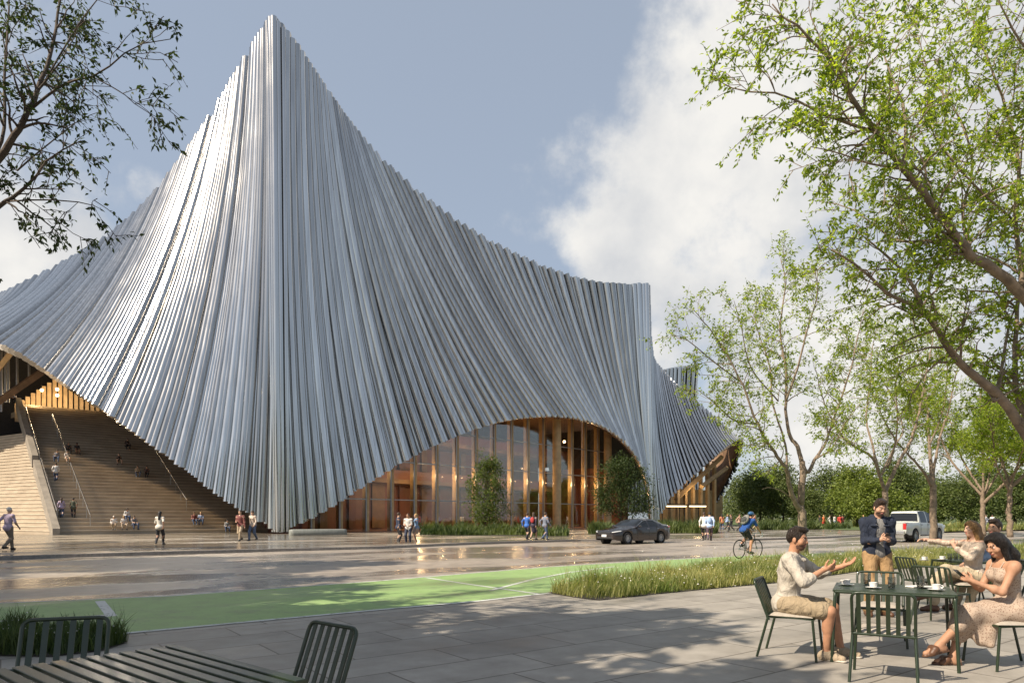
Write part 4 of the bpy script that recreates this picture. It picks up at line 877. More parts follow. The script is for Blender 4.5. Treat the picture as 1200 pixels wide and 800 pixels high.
class Fig:
    """joints of a posed body; local frame: x right, y forward, z up; metres for a 1.76 m adult"""
    def __init__(s,pelvis=(0,0,.93),lean=0,side=0,twist=0,hyaw=0,hpitch=0,hroll=0,hands=None,elbows=None,feet=None,knees=None,ftoe=None,fem=False,build=1.0):
        s.fem=fem; b=build; s.b=b
        s.pel=np.array(pelvis,float); s.T=rotm(0,math.radians(lean),math.radians(side)); s.TS=rotm(math.radians(twist),math.radians(lean),math.radians(side))
        u=s.T[:,2]; s.u=u; s.fw=s.TS[:,1]; s.rt=s.TS[:,0]
        hw=.095; s.hip={'L':s.pel-np.array((hw,0,.02)),'R':s.pel+np.array((hw,0,-.02))}
        s.waist=s.pel+u*.17; s.chest=s.pel+u*.36; s.neck=s.pel+u*.515
        sw=.158 if fem else .182
        s.sh={'L':s.neck-u*.06-s.rt*sw,'R':s.neck-u*.06+s.rt*sw}
        s.H=rotm(math.radians(hyaw),math.radians(hpitch),math.radians(hroll)); s.head=s.neck+u*.045+s.H[:,2]*.115+s.H[:,1]*.03
        s.el={};s.wr={};s.hd={}
        hands=hands or {}; elbows=elbows or {}
        for q,sg in (('L',-1),('R',1)):
            t_=np.array(hands.get(q,s.sh[q]+np.array((sg*.09,.03,-.545))),float)
            e=np.array(elbows.get(q,(sg*.5,-1,-.2)),float)
            s.el[q],s.wr[q]=ik(s.sh[q],t_,.285,.255,e); s.hd[q]=unit(s.wr[q]-s.el[q])
        s.kn={};s.an={};s.toe={}
        feet=feet or {}; knees=knees or {}; ftoe=ftoe or {}
        for q,sg in (('L',-1),('R',1)):
            t_=np.array(feet.get(q,(sg*.10,0,.085)),float)
            s.kn[q],s.an[q]=ik(s.hip[q],t_,.435,.43,knees.get(q,(sg*.12,1,0))); s.toe[q]=unit(np.array(ftoe.get(q,(sg*.18,1,0)),float))
    def torso(s,g=0.,m=0,k=.05):
        f=s.fem; ax=s.TS.T; b=s.b
        P_=[ell(s.pel+s.u*.0,((.172 if f else .165)*b+g,.118*b+g,.125+g),s.T.T,k,m),ell(s.waist,((.118 if f else .145)*b+g,(.088 if f else .105)*b+g,.14+g),ax,k,m),
            ell(s.chest-s.u*.02,((.140 if f else .168)*b+g,(.10 if f else .118)*b+g,.165+g),ax,k,m),ell(s.neck-s.u*.10,((.135 if f else .17)*b+g,.085+g,.085+g),ax,k,m),
            cap(s.sh['L'],s.sh['R'],.052+g,None,k,m)]
        if f: P_+=[ell(s.chest-s.u*.0+s.fw*.075+s.rt*x,(.058+g,.055+g,.058+g),ax,.03,m) for x in (-.068,.068)]
        P_.append(ell(s.pel-s.T[:,1]*.06-np.array((0,0,.03)),(.15*b+g,.09+g,.10+g),s.T.T,k,m))
        return P_
    def arm(s,q,g=0.,m=0,f0=0,f1=2.,k=.03,taper=1.0):
        w=.86 if s.fem else 1.; A=[]
        pts=[s.sh[q],s.el[q],s.wr[q]]; rad=[.05*w,.038*w,.0265*w]
        def L(t_): i=min(int(t_),1); f=t_-i; return pts[i]+(pts[i+1]-pts[i])*f, rad[i]+(rad[i+1]-rad[i])*f
        if f0<1: e=min(1,f1); a,ra=L(f0); b,rb=L(e-1e-6); A.append(cap(a,b,ra+g,rb+g,k,m))
        if f1>1: a,ra=L(max(1,f0)); b,rb=L(f1-1e-6); A.append(cap(a,b,ra+g,rb+g*taper,k,m))
        if g==0:
            d=s.el[q]-s.sh[q]; A.append(ell(s.sh[q]+d*.12,(.055*w,.055*w,.06*w),None,.03,m)); mid=s.el[q]+(s.wr[q]-s.el[q])*.28; A.append(ell(mid,(.041*w,.041*w,.05*w),None,.03,m))
        return A
    def leg(s,q,g=0.,m=0,f1=2.,k=.04,flare=0):
        w=.98 if s.fem else 1.; A=[]; pts=[s.hip[q],s.kn[q],s.an[q]]; rad=[.088*w*s.b,.056*w,.036*w]
        def L(t_): i=min(int(t_),1); f=t_-i; return pts[i]+(pts[i+1]-pts[i])*f, rad[i]+(rad[i+1]-rad[i])*f
        e=min(1,f1); b,rb=L(e-1e-6); A.append(cap(pts[0],b,rad[0]+g,rb+g+(flare if f1<=1 else 0),k,m))
        if f1>1: b,rb=L(f1-1e-6); A.append(cap(pts[1],b,rad[1]+g,rb+g+flare,k,m))
        if f1>1.2:
            sh_=pts[2]-pts[1]; back=np.cross(np.cross(sh_,pts[1]-pts[0]),sh_); back=-unit(back) if np.linalg.norm(back)>1e-4 else np.array((0,-1,0.))
            back=-back if back@(pts[0]-pts[1])<-.2 else back
            c=pts[1]+sh_*.30-0*back; bk=-s.toe[q]; bk=bk-unit(sh_)*(bk@unit(sh_)); c=c+unit(bk)*.018
            A.append(cap(c-sh_*.1,c+sh_*.12,.043*w+g,.040*w+g,k,m))
        return A
    def foot(s,q,g=0.,m=0,tip=0.):
        a=s.an[q]; t_=s.toe[q]; h=a-np.array((0,0,.045))-t_*.035; 
        tip_=a-np.array((0,0,.055+tip))+t_*.155
        return [cap(h,h+t_*.02,.036+g,.036+g,.02,m),cap(a-np.array((0,0,.01)),a+t_*.08-np.array((0,0,.04+tip*.5)),.034+g,.032+g,.03,m),cap(h,tip_,.033+g,.027+g,.03,m)]
    def hand(s,q,m=0,n=None,curl=.5,d=None,thumb=1,detail=True,spread=.15):
        w=s.wr[q]; d=s.hd[q] if d is None else unit(np.asarray(d,float)); sg=1 if q=='R' else -1
        n=np.array((-sg,0,-.2)) if n is None else np.asarray(n,float); n=unit(n-d*(n@d))    # palm faces n
        sd=np.cross(d,n)*(1 if q=='R' else -1)*thumb     # towards the thumb
        sc=.88 if s.fem else 1.
        if not detail: return [cap(w,w+d*.08*sc,.026,.03,.02,m),cap(w+d*.08*sc,w+d*.13*sc+n*.03,.026,.016,.02,m)]
        A=[cap(w,w+d*.03*sc,.024*sc,.024*sc,.015,m)]
        for j in range(4): A.append(cap(w+d*.02*sc,w+d*.085*sc+sd*(.031-.0205*j)*sc,.0155*sc,.0125*sc,.012,m))
        for j,Lf in enumerate((.072,.08,.074,.058)):
            b=w+d*.088*sc+sd*(.031-.0205*j)*sc; c=curl*(1+.12*j); dd=unit(d+sd*spread*(1-.66*j)); q0=b
            for t_,l_ in ((c*.5,.45),(c*1.3,.33),(c*2.1,.25)):
                q1=q0+unit(dd*math.cos(t_)+n*math.sin(t_))*Lf*l_*sc; A.append(cap(q0,q1,.0092*sc,.0083*sc,.004,m)); q0=q1
        b=w+d*.025*sc+sd*.022*sc+n*.008; t1=b+unit(d*.55+sd*.75+n*.35)*.045*sc; t2=t1+unit(d*.8+sd*.35+n*.4)*.034*sc
        A+= [cap(b,t1,.0145*sc,.011*sc,.01,m),cap(t1,t2,.0108*sc,.0088*sc,.004,m)]
        return A
    def headp(s,m=0,face=True):
        H=s.H; c=s.head; X,Y,Z=H[:,0],H[:,1],H[:,2]; ax=H.T; w=.94 if s.fem else 1.
        A=[cap(s.neck-s.u*.05,s.head-Z*.05-Y*.015,.057*w*(.9 if s.fem else 1),.05*w,.03,m),
           ell(c+Z*.028-Y*.012,(.0755*w,.096*w,.092*w),ax,.02,m),ell(c-Z*.035+Y*.022,(.060*w,.068*w,.078*w),ax,.03,m),ell(c-Z*.088+Y*.052,(.030*w,.028*w,.024*w),ax,.03,m)]
        if face:
            A+= [cap(c+Z*.012+Y*.088,c-Z*.028+Y*.104,.0085,.0125,.012,m),ell(c-Z*.030+Y*.096,(.019,.012,.010),ax,.008,m),
               ell(c+Z*.022+Y*.082,(.052*w,.014,.010),ax,.014,m),ell(c-Z*.058+Y*.086,(.025,.011,.0075),ax,.006,m),ell(c-Z*.067+Y*.083,(.021,.011,.007),ax,.005,m)]
            for sg in (-1,1):
                A+= [ell(c+X*sg*.032+Z*.006+Y*.098,(.017,.014,.011),ax,.012,m,'s'),ell(c+X*sg*.032+Z*.005+Y*.078,(.0135,.0135,.0125),ax,.004,m),
                   ell(c+X*sg*.076*w-Z*.008-Y*.004,(.010,.020,.032),ax,.008,m),ell(c+X*sg*.048*w-Z*.028+Y*.058,(.024,.022,.024),ax,.03,m)]
        return A
    def facepaint(s,eye,brow,lip,iris,stub=None):
        H=s.H;c=s.head;X,Y,Z=H[:,0],H[:,1],H[:,2];ax=H.T; A=[]
        if stub is not None: A+= [ell(c-Z*.072+Y*.05,(.068,.075,.042),ax,.01,stub,'p')]
        for sg in (-1,1):
            A+= [ell(c+X*sg*.032+Z*.005+Y*.094,(.0155,.02,.0075),ax,.01,eye,'p'),ell(c+X*sg*.032+Z*.005+Y*.096,(.0065,.02,.008),ax,.01,iris,'p'),ell(c+X*sg*.033+Z*.027+Y*.09,(.022,.03,.0055),ax,.01,brow,'p'),ell(c+X*sg*.032+Z*.0125+Y*.094,(.0175,.02,.0035),ax,.01,iris,'p')]
        A.append(ell(c-Z*.0625+Y*.095,(.024,.02,.0105),ax,.01,lip,'p')); return A
    def hair(s,style='short',g=.012,m=0):
        H=s.H;c=s.head;X,Y,Z=H[:,0],H[:,1],H[:,2];ax=H.T; w=.94 if s.fem else 1.
        A=[ell(c+Z*.030-Y*.014,((.0755+g)*w,(.096+g)*w,(.092+g)*w),ax,.01,m)]
        if style=='short':
            A=[ell(c+Z*.030-Y*.014,((.0755+.005)*w,(.096+.007)*w,(.092+.010)*w),ax,.01,m)]
            A+= [ell(c+Z*.108+Y*.030,(.060,.070,.030),ax,.02,m),ell(c+Z*.098+Y*.078,(.048,.030,.024),ax,.02,m),cap(c+Z*.115+Y*.06-X*.03,c+Z*.12-Y*.03-X*.03,.022,.02,.01,m),cap(c+Z*.113+Y*.075+X*.02,c+Z*.12-Y*.02+X*.03,.022,.02,.01,m)]
            A+= [ell(c-Z*.060+Y*.105,(.10,.105,.128),ax,.008,m,'s')]
            for sg in (-1,1): A+= [cap(c+X*sg*.070+Z*.03+Y*.012,c+X*sg*.071-Z*.018+Y*.016,.012,.008,.006,m),ell(c+X*sg*.085-Z*.030-Y*.008,(.03,.026,.03),ax,.005,m,'s')]
            A+= [ell(c-Z*.150-Y*.035,(.12,.12,.085),ax,.010,m,'s')]
        else:
            A+= [ell(c+Z*.075+Y*.03,(.068,.065,.055),ax,.02,m)]
            A+= [ell(c-Z*.030+Y*.115,(.060,.105,.112),ax,.012,m,'s')]
            bk=s.neck-s.fw*.075; ln=.16 if style=='bob' else .30
            if style=='pony': A+= [cap(c-Y*.10+Z*.03,c-Y*.15-Z*.12,.032,.018,.03,m)]
            else:
                A+= [cap(c-Y*.05-Z*.02,bk+s.u*.02,.082,.075,.04,m),cap(bk+s.u*.02,bk-s.u*(ln-.14),.078,.05,.04,m)]
                for sg in (-1,1): A.append(cap(c+X*sg*.066-Y*.02+Z*.02,s.neck+s.rt*sg*.085-s.u*(ln-.2)-s.fw*(.01 if sg<0 else -.02),.033,.03,.03,m))
        return A
# ---- small figures: one skin, clothing as colour fields of the same body
PM={}
def cmat(col,rough=.75,name=None):
    key=tuple(round(c,3) for c in col)
    if key not in PM: PM[key]=mat(name or 'cloth_%d'%len(PM),col,rough,var=.12,scale=14)
    return PM[key]
SKIN=[(.50,.31,.21),(.36,.20,.125),(.20,.10,.06),(.55,.36,.26)]
def small_person(pos,heading,fig,top,bottom,hair,label,group=None,skin=0,sleeve=2.,legs=2.,shoe=(.05,.05,.05),hairstyle='short',skirt=None,scale=1.,vox=.026,bag=None,name='person',nat=False,extra=()):
    f=fig; pr=[]
    pr+=f.headp(0,face=vox<.02)
    for q in 'LR': pr+=f.arm(q,0,0)+f.hand(q,0,detail=False)+f.leg(q,0,0)+f.foot(q,.008,4)
    pr+=f.torso(.012,1)
    for q in 'LR':
        pr+=f.arm(q,.012,1,0,sleeve)
        if legs>0: pr+=f.leg(q,.014,2,legs)
    pr.append(ell(f.pel-f.u*.02,(.172*f.b,.125*f.b,.12),f.T.T,.04,2))
    if skirt:
        km=(f.kn['L']+f.kn['R'])/2; e=f.pel+(km-f.pel)*skirt
        pr+= [cap(f.pel,e,.15,.17,.04,2 if skirt<1.3 else 1)]
    pr+=[(*p_[:6],3,p_[7]) if p_[7]=='u' else p_ for p_ in f.hair(hairstyle,.012)]  if False else [ell(f.head+f.H[:,2]*.04-f.H[:,1]*.022,(.086,.100,.092),f.H.T,.015,3)]
    if hairstyle in('long','bob'): pr+=[cap(f.head-f.H[:,1]*.06,f.neck-f.fw*.08-f.u*(.12 if hairstyle=='long' else .0),.075,.06,.03,3)]
    if hairstyle=='pony': pr+=[cap(f.head-f.H[:,1]*.1+f.H[:,2]*.03,f.head-f.H[:,1]*.13-f.H[:,2]*.14,.035,.02,.02,3)]
    mats=[mat('skin_%d'%skin,SKIN[skin],.5,var=.08),cmat(top),cmat(bottom),cmat(hair,.6),cmat(shoe,.6)]
    if bag: pr+=[ell(f.chest-f.fw*.17-f.u*.05,(.13,.075,.19),f.TS.T,.02,5)]; mats.append(cmat(bag))
    pr+=list(extra)
    V,Fq,lab=sdf_mesh(pr,vox)
    o=mesh_np(name,V,Fq,mats,None,True,np.clip(lab,0,len(mats)-1))
    o.location=pos; o.rotation_euler=(0,0,math.atan2(heading[1],heading[0])-PI/2); o.scale=(scale,)*3
    return tag(o,label,'person',group)
def stand(fem=False,seed=0,**k):
    r=np.random.RandomState(seed); a=.06*r.uniform(-1,1)
    return Fig((0,0,.925),lean=2,hyaw=r.uniform(-20,20),fem=fem,feet={'L':(-.11,a,.085),'R':(.11,-a,.085)},**k)
def walk(fem=False,ph=1,seed=0,**k):
    r=np.random.RandomState(seed); s=.26*ph
    ft={'L':(-.07,s,.085 if s>0 else .15),'R':(.07,-s,.085 if s<0 else .15)}
    pe=np.array((0,0,.90)); h={}
    for q,sg in (('L',-1),('R',1)):
        sw=-s*sg*-1 if q=='L' else s
        h[q]=np.array((sg*.24,(-s if q=='L' else s)*.75+.05,.90))
    k.setdefault('hands',h)
    return Fig((0,0,.905),lean=4,fem=fem,feet=ft,**k)
def sit(fem=False,seed=0,seat=.335,**k):
    r=np.random.RandomState(seed); z=seat+.11
    fy=.42+r.uniform(-.08,.1); gap=r.uniform(.08,.2)
    k.setdefault('hands',{'L':(-.12,.36,z+.17),'R':(.12,.33+r.uniform(-.1,.1),z+.17)})
    return Fig((0,0,z),lean=r.uniform(2,22),hyaw=r.uniform(-30,30),hpitch=r.uniform(0,20),fem=fem,feet={'L':(-gap,fy,.085),'R':(gap,fy+r.uniform(-.1,.12),.085)},knees={'L':(-.2,.5,1),'R':(.2,.5,1)},**k)
NAVY=(.022,.03,.06); WHT=(.62,.60,.56); DRK=(.025,.025,.028); JEAN=(.06,.09,.16); GRY=(.16,.16,.17); TAN=(.36,.28,.19); LIL=(.36,.29,.40); LBL=(.26,.35,.52); BRN=(.05,.028,.016); BLK=(.012,.01,.009); BLD=(.38,.24,.10); OLV=(.07,.08,.05); MAR=(.17,.05,.045); BLU=(.03,.12,.42)
def gat(px,Y,z): return (float((px-600)/FPX*Y),Y,z)
tw='pedestrians on the wet paving before the hall'
# three talking at the road edge
small_person(gat(466.5,39.2,0),(.8,.3),stand(False,1,hands={'L':(-.13,.2,.98)}),NAVY,DRK,BRN,'bearded man in a navy suit, left of the three talking on the wet road',tw,scale=1.04,vox=.02)
small_person(gat(478.5,38.6,0),(-.1,-1),stand(False,2,hands={'R':(.12,.25,1.05),'L':(-.1,.26,1.0)}),WHT,NAVY,BRN,'person in a white shirt and dark trousers, middle of the three talking',tw,skin=1,sleeve=1.3,vox=.02)
small_person(gat(488,39,0),(-.8,-.3),stand(True,3),(.13,.22,.36),(.30,.24,.20),BLD,'blonde woman in a denim jacket and short skirt, right of the three talking',tw,legs=.45,hairstyle='long',skirt=.55,shoe=(.10,.05,.03),vox=.02)
# three walking away
small_person(gat(617.5,42.5,.12),(.45,.9),walk(False,1,4),BLU,DRK,BRN,'man in a bright blue jacket walking away with a bag on his arm',tw,vox=.02,scale=.98)
small_person(gat(625,42.2,.12),(.45,.9),walk(True,-1,5),(.03,.025,.045),(.03,.025,.045),BRN,'woman in a short dark dress with a red backpack walking away',tw,legs=0,skirt=.8,hairstyle='long',bag=(.35,.03,.03),vox=.02)
small_person(gat(638.5,42,.12),(.75,.6),walk(False,1,6),(.15,.17,.22),JEAN,BRN,'man in a grey sweater and blue jeans walking towards the parked sedan',tw,vox=.02)
# pair at the kerb
small_person(gat(825,40.8,.12),(.3,.9),walk(True,1,7),WHT,DRK,BRN,'woman in a white top and dark trousers walking off right of the sedan',tw,hairstyle='pony',vox=.02)
small_person(gat(831.5,40.6,.12),(.3,.9),walk(False,-1,8),(.38,.50,.72),(.10,.07,.09),BLK,'person in a pale blue shirt walking beside the woman in white',tw,vox=.02,bag=(.30,.42,.62))
# left side
small_person(gat(9.5,29.,.12),(.15,1),walk(False,1,9),(.40,.32,.42),(.19,.15,.11),(.55,.52,.48),'white haired man in a lilac shirt and brown trousers walking towards the stair',tw,skin=0,sleeve=.9,scale=1.07,vox=.018,shoe=(.03,.02,.015))
small_person(gat(187,34.6,.12),(-.1,1),walk(True,-1,10),(.60,.57,.50),DRK,BLK,'long dark haired woman in a loose cream top walking towards the stair',tw,skin=1,sleeve=.9,hairstyle='long',vox=.018)
small_person(gat(282,40,.12),(-.1,-1),walk(False,1,11,hands={'R':(.1,.3,1.05)}),MAR,TAN,BRN,'man in a maroon jacket and tan trousers walking out of the stair foot',tw,scale=1.06,vox=.02)
small_person(gat(296.5,40.3,.12),(-.2,-1),walk(True,-1,12),(.5,.42,.35),JEAN,BRN,'woman in a tan top and jeans walking just left of the silver prow',tw,hairstyle='long',scale=1.05,vox=.02)
def stair_at(px,py,off=.3):
    best=None
    for k in range(-1,NST):
        S=SA+sn*TR*k+sn*off; q=(px-600)/FPX; s=(q*S[1]-S[0])/(su[0]-q*su[1]); pt=S+su*s; z=.12+RI*(k+1)
        y=YH-FPX*(z-EYE)/pt[1]
        if best is None or abs(y-py)<best[0]: best=(abs(y-py),pt,z)
    return (float(best[1][0]),float(best[1][1]),float(best[2]))
sg_='people on the stone stair'
for (px,py,kw,lab) in ((72,607,dict(top=LIL,bottom=JEAN,hair=BRN,hairstyle='long',skin=0,f=1),'woman in a lilac top and jeans climbing the stair by the rail'),(86,608,dict(top=OLV,bottom=DRK,hair=BLK,skin=2,sleeve=.8,f=0),'man in a dark green outfit climbing the stair between the rails'),(65.5,563,dict(top=WHT,bottom=JEAN,hair=BLK,skin=1,f=0),'person in a white top and jeans standing on the stair below the seated four')):
    f=kw.pop('f'); small_person(stair_at(px,py),(-.5,.85),walk(bool(f),1 if px!=86 else -1,int(px)),label=lab,group=sg_,vox=.024,**kw)
S_=[(67,545,GRY,JEAN,BRN,0,0,'man in a grey shirt seated left in the middle group on the stair'),(78,546,WHT,TAN,BRN,1,0,'person in a white shirt seated front right in the middle group on the stair'),(80,537,DRK,DRK,BLK,0,1,'person all in black seated at the back of the middle stair group'),(90,538,DRK,TAN,BLK,1,2,'person in black top and pale shorts seated right of the middle stair group'),
 (148,532,DRK,DRK,BRN,0,0,'person in dark clothes sitting alone highest on the right of the stair'),(139,548,DRK,TAN,BRN,1,0,'person in a black top leaning back alone in mid stair'),(161,563,TAN,JEAN,BRN,1,0,'woman in a tan top seated left of the mid stair pair'),(172,565,(.05,.03,.03),DRK,BLK,1,1,'woman in dark dress stretching her legs, right of the mid stair pair'),
 (133.5,624,WHT,TAN,(.55,.5,.42),0,0,'older man in a white shirt and cap sitting on the lowest step'),(145,624,WHT,(.42,.33,.24),BLD,1,0,'woman in white with bare legs sitting on the lowest step'),(148,613,WHT,JEAN,BLK,1,1,'woman in white top and jeans sitting one step above the lowest row'),(157,624,GRY,JEAN,BRN,0,0,'person in a grey top hunched at the right of the lowest row'),
 (227.5,621,MAR,JEAN,BRN,0,1,'man in a maroon top seated left of the pair on the right of the steps'),(235.5,621,LBL,JEAN,BLD,0,0,'man in a light blue shirt seated right of the pair on the steps'),(266,626,(.22,.24,.25),JEAN,BLK,1,0,'woman in grey reclining on the steps near the stair end'),
 (4,473,DRK,DRK,BLK,0,0,'leftmost of the dark dressed people sitting at the top edge of the stair'),(10,473,(.20,.16,.18),DRK,BRN,1,1,'middle one of the three people sitting at the top edge of the stair'),(16.5,474,(.12,.13,.17),DRK,BLK,0,0,'rightmost of the three people sitting at the top edge of the stair')]
for i,(px,py,tp,bt,hr,fm,sk,lab) in enumerate(S_):
    a=RNG.uniform(-.5,.5); small_person(stair_at(px,py+(-4.2),.30),(.62+a*.5,-.75+a*.4),sit(bool(fm),i+3),tp,bt,hr,lab,sg_,skin=sk,hairstyle='long' if fm else 'short',vox=.026,sleeve=.9 if i%2 else 2.,legs=.8 if bt==TAN and i%2 else 2.,scale=.98)
# seated on a step: the seat is the tread itself, the feet one step below
# people far off and behind the glass
ORG=(.65,.16,.04); RED=(.5,.04,.03)
fc=[(866,66,(.5,.3,.22),DRK),(873,70,WHT,JEAN),(880,64,ORG,DRK),(884,72,(.4,.2,.15),TAN),(846,70,(.55,.2,.1),JEAN),(852,74,LBL,DRK),(857,68,DRK,DRK),(961,96,DRK,DRK),(965.5,88,ORG,RED),(972,98,WHT,WHT),(978,94,WHT,LBL),(984,90,RED,RED),(940,100,DRK,JEAN),(987.5,92,MAR,DRK),(1012,88,(.4,.25,.2),BRN),(1156,76,(.45,.48,.55),GRY),(1163,78,WHT,DRK)]
fl=['tan top nearest the canopy tip','white top left of the cyclist','orange top behind the cyclist','brown top behind the cyclist','rust top beside the far canopy','pale blue top beside the far canopy','black clothes beside the far canopy','black clothes left of the red dressed walkers','orange top and red skirt beyond the road','all white beyond the road','white top and blue skirt beyond the road','all red beyond the road','black top left of the far walkers','maroon top right of the far walkers','tan top just left of the standing man','grey blue shirt at the far right of the road','white shirt at the far right of the road']
for i,((px,Y,tp,bt),l) in enumerate(zip(fc,fl)):
    small_person(gat(px,Y,.14),(RNG.uniform(-1,1),RNG.uniform(-1,1)),walk(i%2==0,1 if i%3 else -1,i),tp,bt,(BRN,BLK,BLD)[i%3],'small distant walker in '+l,'small distant walkers in the park',skin=i%3,hairstyle=('long','short')[i%2],vox=.032,skirt=.7 if i in(8,10) else None)
fi=[(12.6,1.2,WHT,'white beside the second fin'),(13.8,.9,RED,'red between the left fins'),(21.0,1.6,WHT,'white by the foyer entrance'),(26,-1,DRK,'black close to the glass'),(27.3,-1.5,WHT,'a white shirt at the middle of the foyer'),(29.5,-1.,(.4,.2,.15),'rust in the middle of the foyer'),(33,-1.4,WHT,'white towards the right of the foyer'),(23.4,-2,LBL,'pale blue left of the man in black'),(17.0,-2,(.5,.3,.2),'tan behind the planting')]
for i,(s,d,c,l) in enumerate(fi):
    p=gp(s,-abs(d)-.6,.135); small_person(tuple(p),(RNG.uniform(-1,1),-1),stand(i%2==0,i),c,DRK if i%2 else JEAN,(BRN,BLK)[i%2],'visitor behind the foyer glass in '+l,'visitors behind the foyer glass',skin=i%3,vox=.032,hairstyle=('long','short')[i%2])
# ================================================================== cafe furniture
M_fr=mat('green_powder_coat',(.015,.027,.011),.38,var=.12,scale=20,bump=.05,bscale=120,coat=.15)
M_cush=mat('cream_cushion',(.36,.315,.26),.85,var=.1,scale=30,bump=.25,bscale=160)
AX=np.array((.885,-.466)); BX=np.array((.466,.885))
def arc(c,p0,p1,r_pts): return None
def rounded(pts,r=.05,k=4):
    """polyline with its corners rounded"""
    pts=[np.asarray(p,float) for p in pts]; out=[pts[0]]
    for i in range(1,len(pts)-1):
        a=unit(pts[i-1]-pts[i]); b=unit(pts[i+1]-pts[i]); p0=pts[i]+a*r; p1=pts[i]+b*r
        for j in range(k+1):
            t_=j/k; out.append(p0*(1-t_)**2+pts[i]*2*t_*(1-t_)+p1*t_*t_)
    out.append(pts[-1]); return out
def make_chair(name='cafe_chair',cushion=True,label='',w=.50,group='green slatted cafe chairs'):
    """faces +y; origin on the floor under the seat's middle"""
    t_=empty(name,label=label,cat='chair',group=group); h=w/2; sd=.23; r=.0135
    for sx in (-1,1):
        mb=MB(); mb.tube(rounded([(sx*h,sd-.01,.43),(sx*(h+.02),sd+.03,0)],.02),r,8); mb.build('leg',M_fr,t_,60)
        mb=MB(); mb.tube([(sx*h,-sd+.01,.43),(sx*(h+.02),-sd-.10,0)],r,8); mb.build('leg',M_fr,t_,60)
    mb=MB(); mb.tube([(-h,-sd,.432),(-h,sd,.432),(h,sd,.432),(h,-sd,.432)],r,8,closed=True); mb.build('seat_frame',M_fr,t_,60)
    mb=MB(); mb.tube(rounded([(-h,-sd+.02,.40),(-h,-sd-.02,.50),(-h,-sd-.135,.82),(h,-sd-.135,.82),(h,-sd-.02,.50),(h,-sd+.02,.40)],.06),r,8); mb.build('back_frame',M_fr,t_,60)
    n=6; mb=MB()
    up=unit(np.array((0,-.115,.32))); 
    for i in range(n):
        x=-h+.055+(w-.11)*i/(n-1); a=np.array((x,-sd-.005,.425)); b=np.array((x,-sd-.13,.815)); c=(a+b)/2
        mb.box(c,(.036,.009,np.linalg.norm(b-a)),axes=((1,0,0),np.cross(up,(1,0,0)),up))
    mb.build('back_slats',M_fr,t_,0)
    mb=MB()
    for i in range(7):
        x=-h+.05+(w-.10)*i/6; mb.box((x,0,.437),(.042,2*sd,.01))
    mb.build('seat_slats',M_fr,t_,0)
    if cushion:
        mb=MB(); V=[];m_=10
        for j in range(m_+1):
            for i in range(m_+1):
                u_,v_=i/m_*2-1,j/m_*2-1; e=max(abs(u_),abs(v_)); V.append((u_*(h-.025),v_*(sd-.01),.447+.034*(1-e**6)+.004*(1-u_*u_)*(1-v_*v_)))
        nn=len(V); V+= [(x,y,.4435) for (x,y,z) in V]; Fc=[(j*(m_+1)+i,j*(m_+1)+i+1,(j+1)*(m_+1)+i+1,(j+1)*(m_+1)+i) for j in range(m_) for i in range(m_)]
        Fc+= [tuple(nn+q for q in f_[::-1]) for f_ in Fc]
        bd=[i for i in range(m_+1)]+[(j+1)*(m_+1)-1 for j in range(1,m_+1)]+[m_*(m_+1)+i for i in range(m_-1,-1,-1)]+[j*(m_+1) for j in range(m_-1,0,-1)]
        for q in range(len(bd)): a,b=bd[q],bd[(q+1)%len(bd)]; Fc.append((a,b,nn+b,nn+a))
        mb.add(V,Fc); mb.build('cushion',M_cush,t_,50)
    return t_
def place(o,x,y,d,label=None):
    o.location=(x,y,.005); o.rotation_euler=(0,0,math.atan2(d[1],d[0])-PI/2)
    if label: o['label']=label
    return o
def make_table(label,L,Wd,h=.74,gap=.012,nsl=None,group='green cafe tables'):
    """long side along x"""
    t_=empty('cafe_table',label=label,cat='table',group=group); r=.017
    for sx in (-1,1):
        mb=MB(); x=sx*(L/2-.02); mb.tube(rounded([(x+sx*.03,-Wd/2-.03,0),(x,-Wd/2+.0,h-.02),(x,Wd/2,h-.02),(x+sx*.03,Wd/2+.03,0)],.05),r,10); mb.build('leg_frame',M_fr,t_,60)
    for sy in (-1,1):
        mb=MB(); mb.tube([(-L/2+.02,sy*Wd/2,h-.02),(L/2-.02,sy*Wd/2,h-.02)],r*.9,8); mb.build('edge_rail',M_fr,t_,60)
    nsl=nsl or int(Wd/.072); p=Wd/nsl; mb=MB()
    for i in range(nsl):
        y=-Wd/2+p*(i+.5); mb.box((0,y,h-.008),(L+.01,p-gap,.022))
    o=mb.build('table_top',M_fr,t_,0,bevel=.004); return t_
# table 1 with the two guests
T1c=np.array((3.35,7.1))+AX*.535+BX*.45
t1=make_table('green metal cafe table between the man in shorts and the woman in the floral dress',1.09,.9,.745,.006); t1.location=(T1c[0],T1c[1],.005); t1.rotation_euler=(0,0,math.atan2(AX[1],AX[0]))
ch=make_chair(label='green slatted chair the man in the beige shirt sits on')
MS=np.array((3.06,7.42)); place(ch,MS[0],MS[1],(AX[0],AX[1]-.06))
def another(x,y,d,label,cushion=True):
    c=copy_tree(ch); 
    if not cushion:
        for k in list(c.children):
            if k.name.startswith('cushion'): bpy.data.objects.remove(k)
    return place(c,x,y,d,label)
another(3.47,6.36,BX+AX*.05,'empty green chair with its slatted back to the viewer, nearest the table with the cups')
another(4.38,8.12,-BX,'empty cushioned green chair on the far side of the table with the cups')
WS=np.array((4.98,6.88)); another(WS[0],WS[1],(-.97,.05),'green slatted chair under the woman in the floral dress')
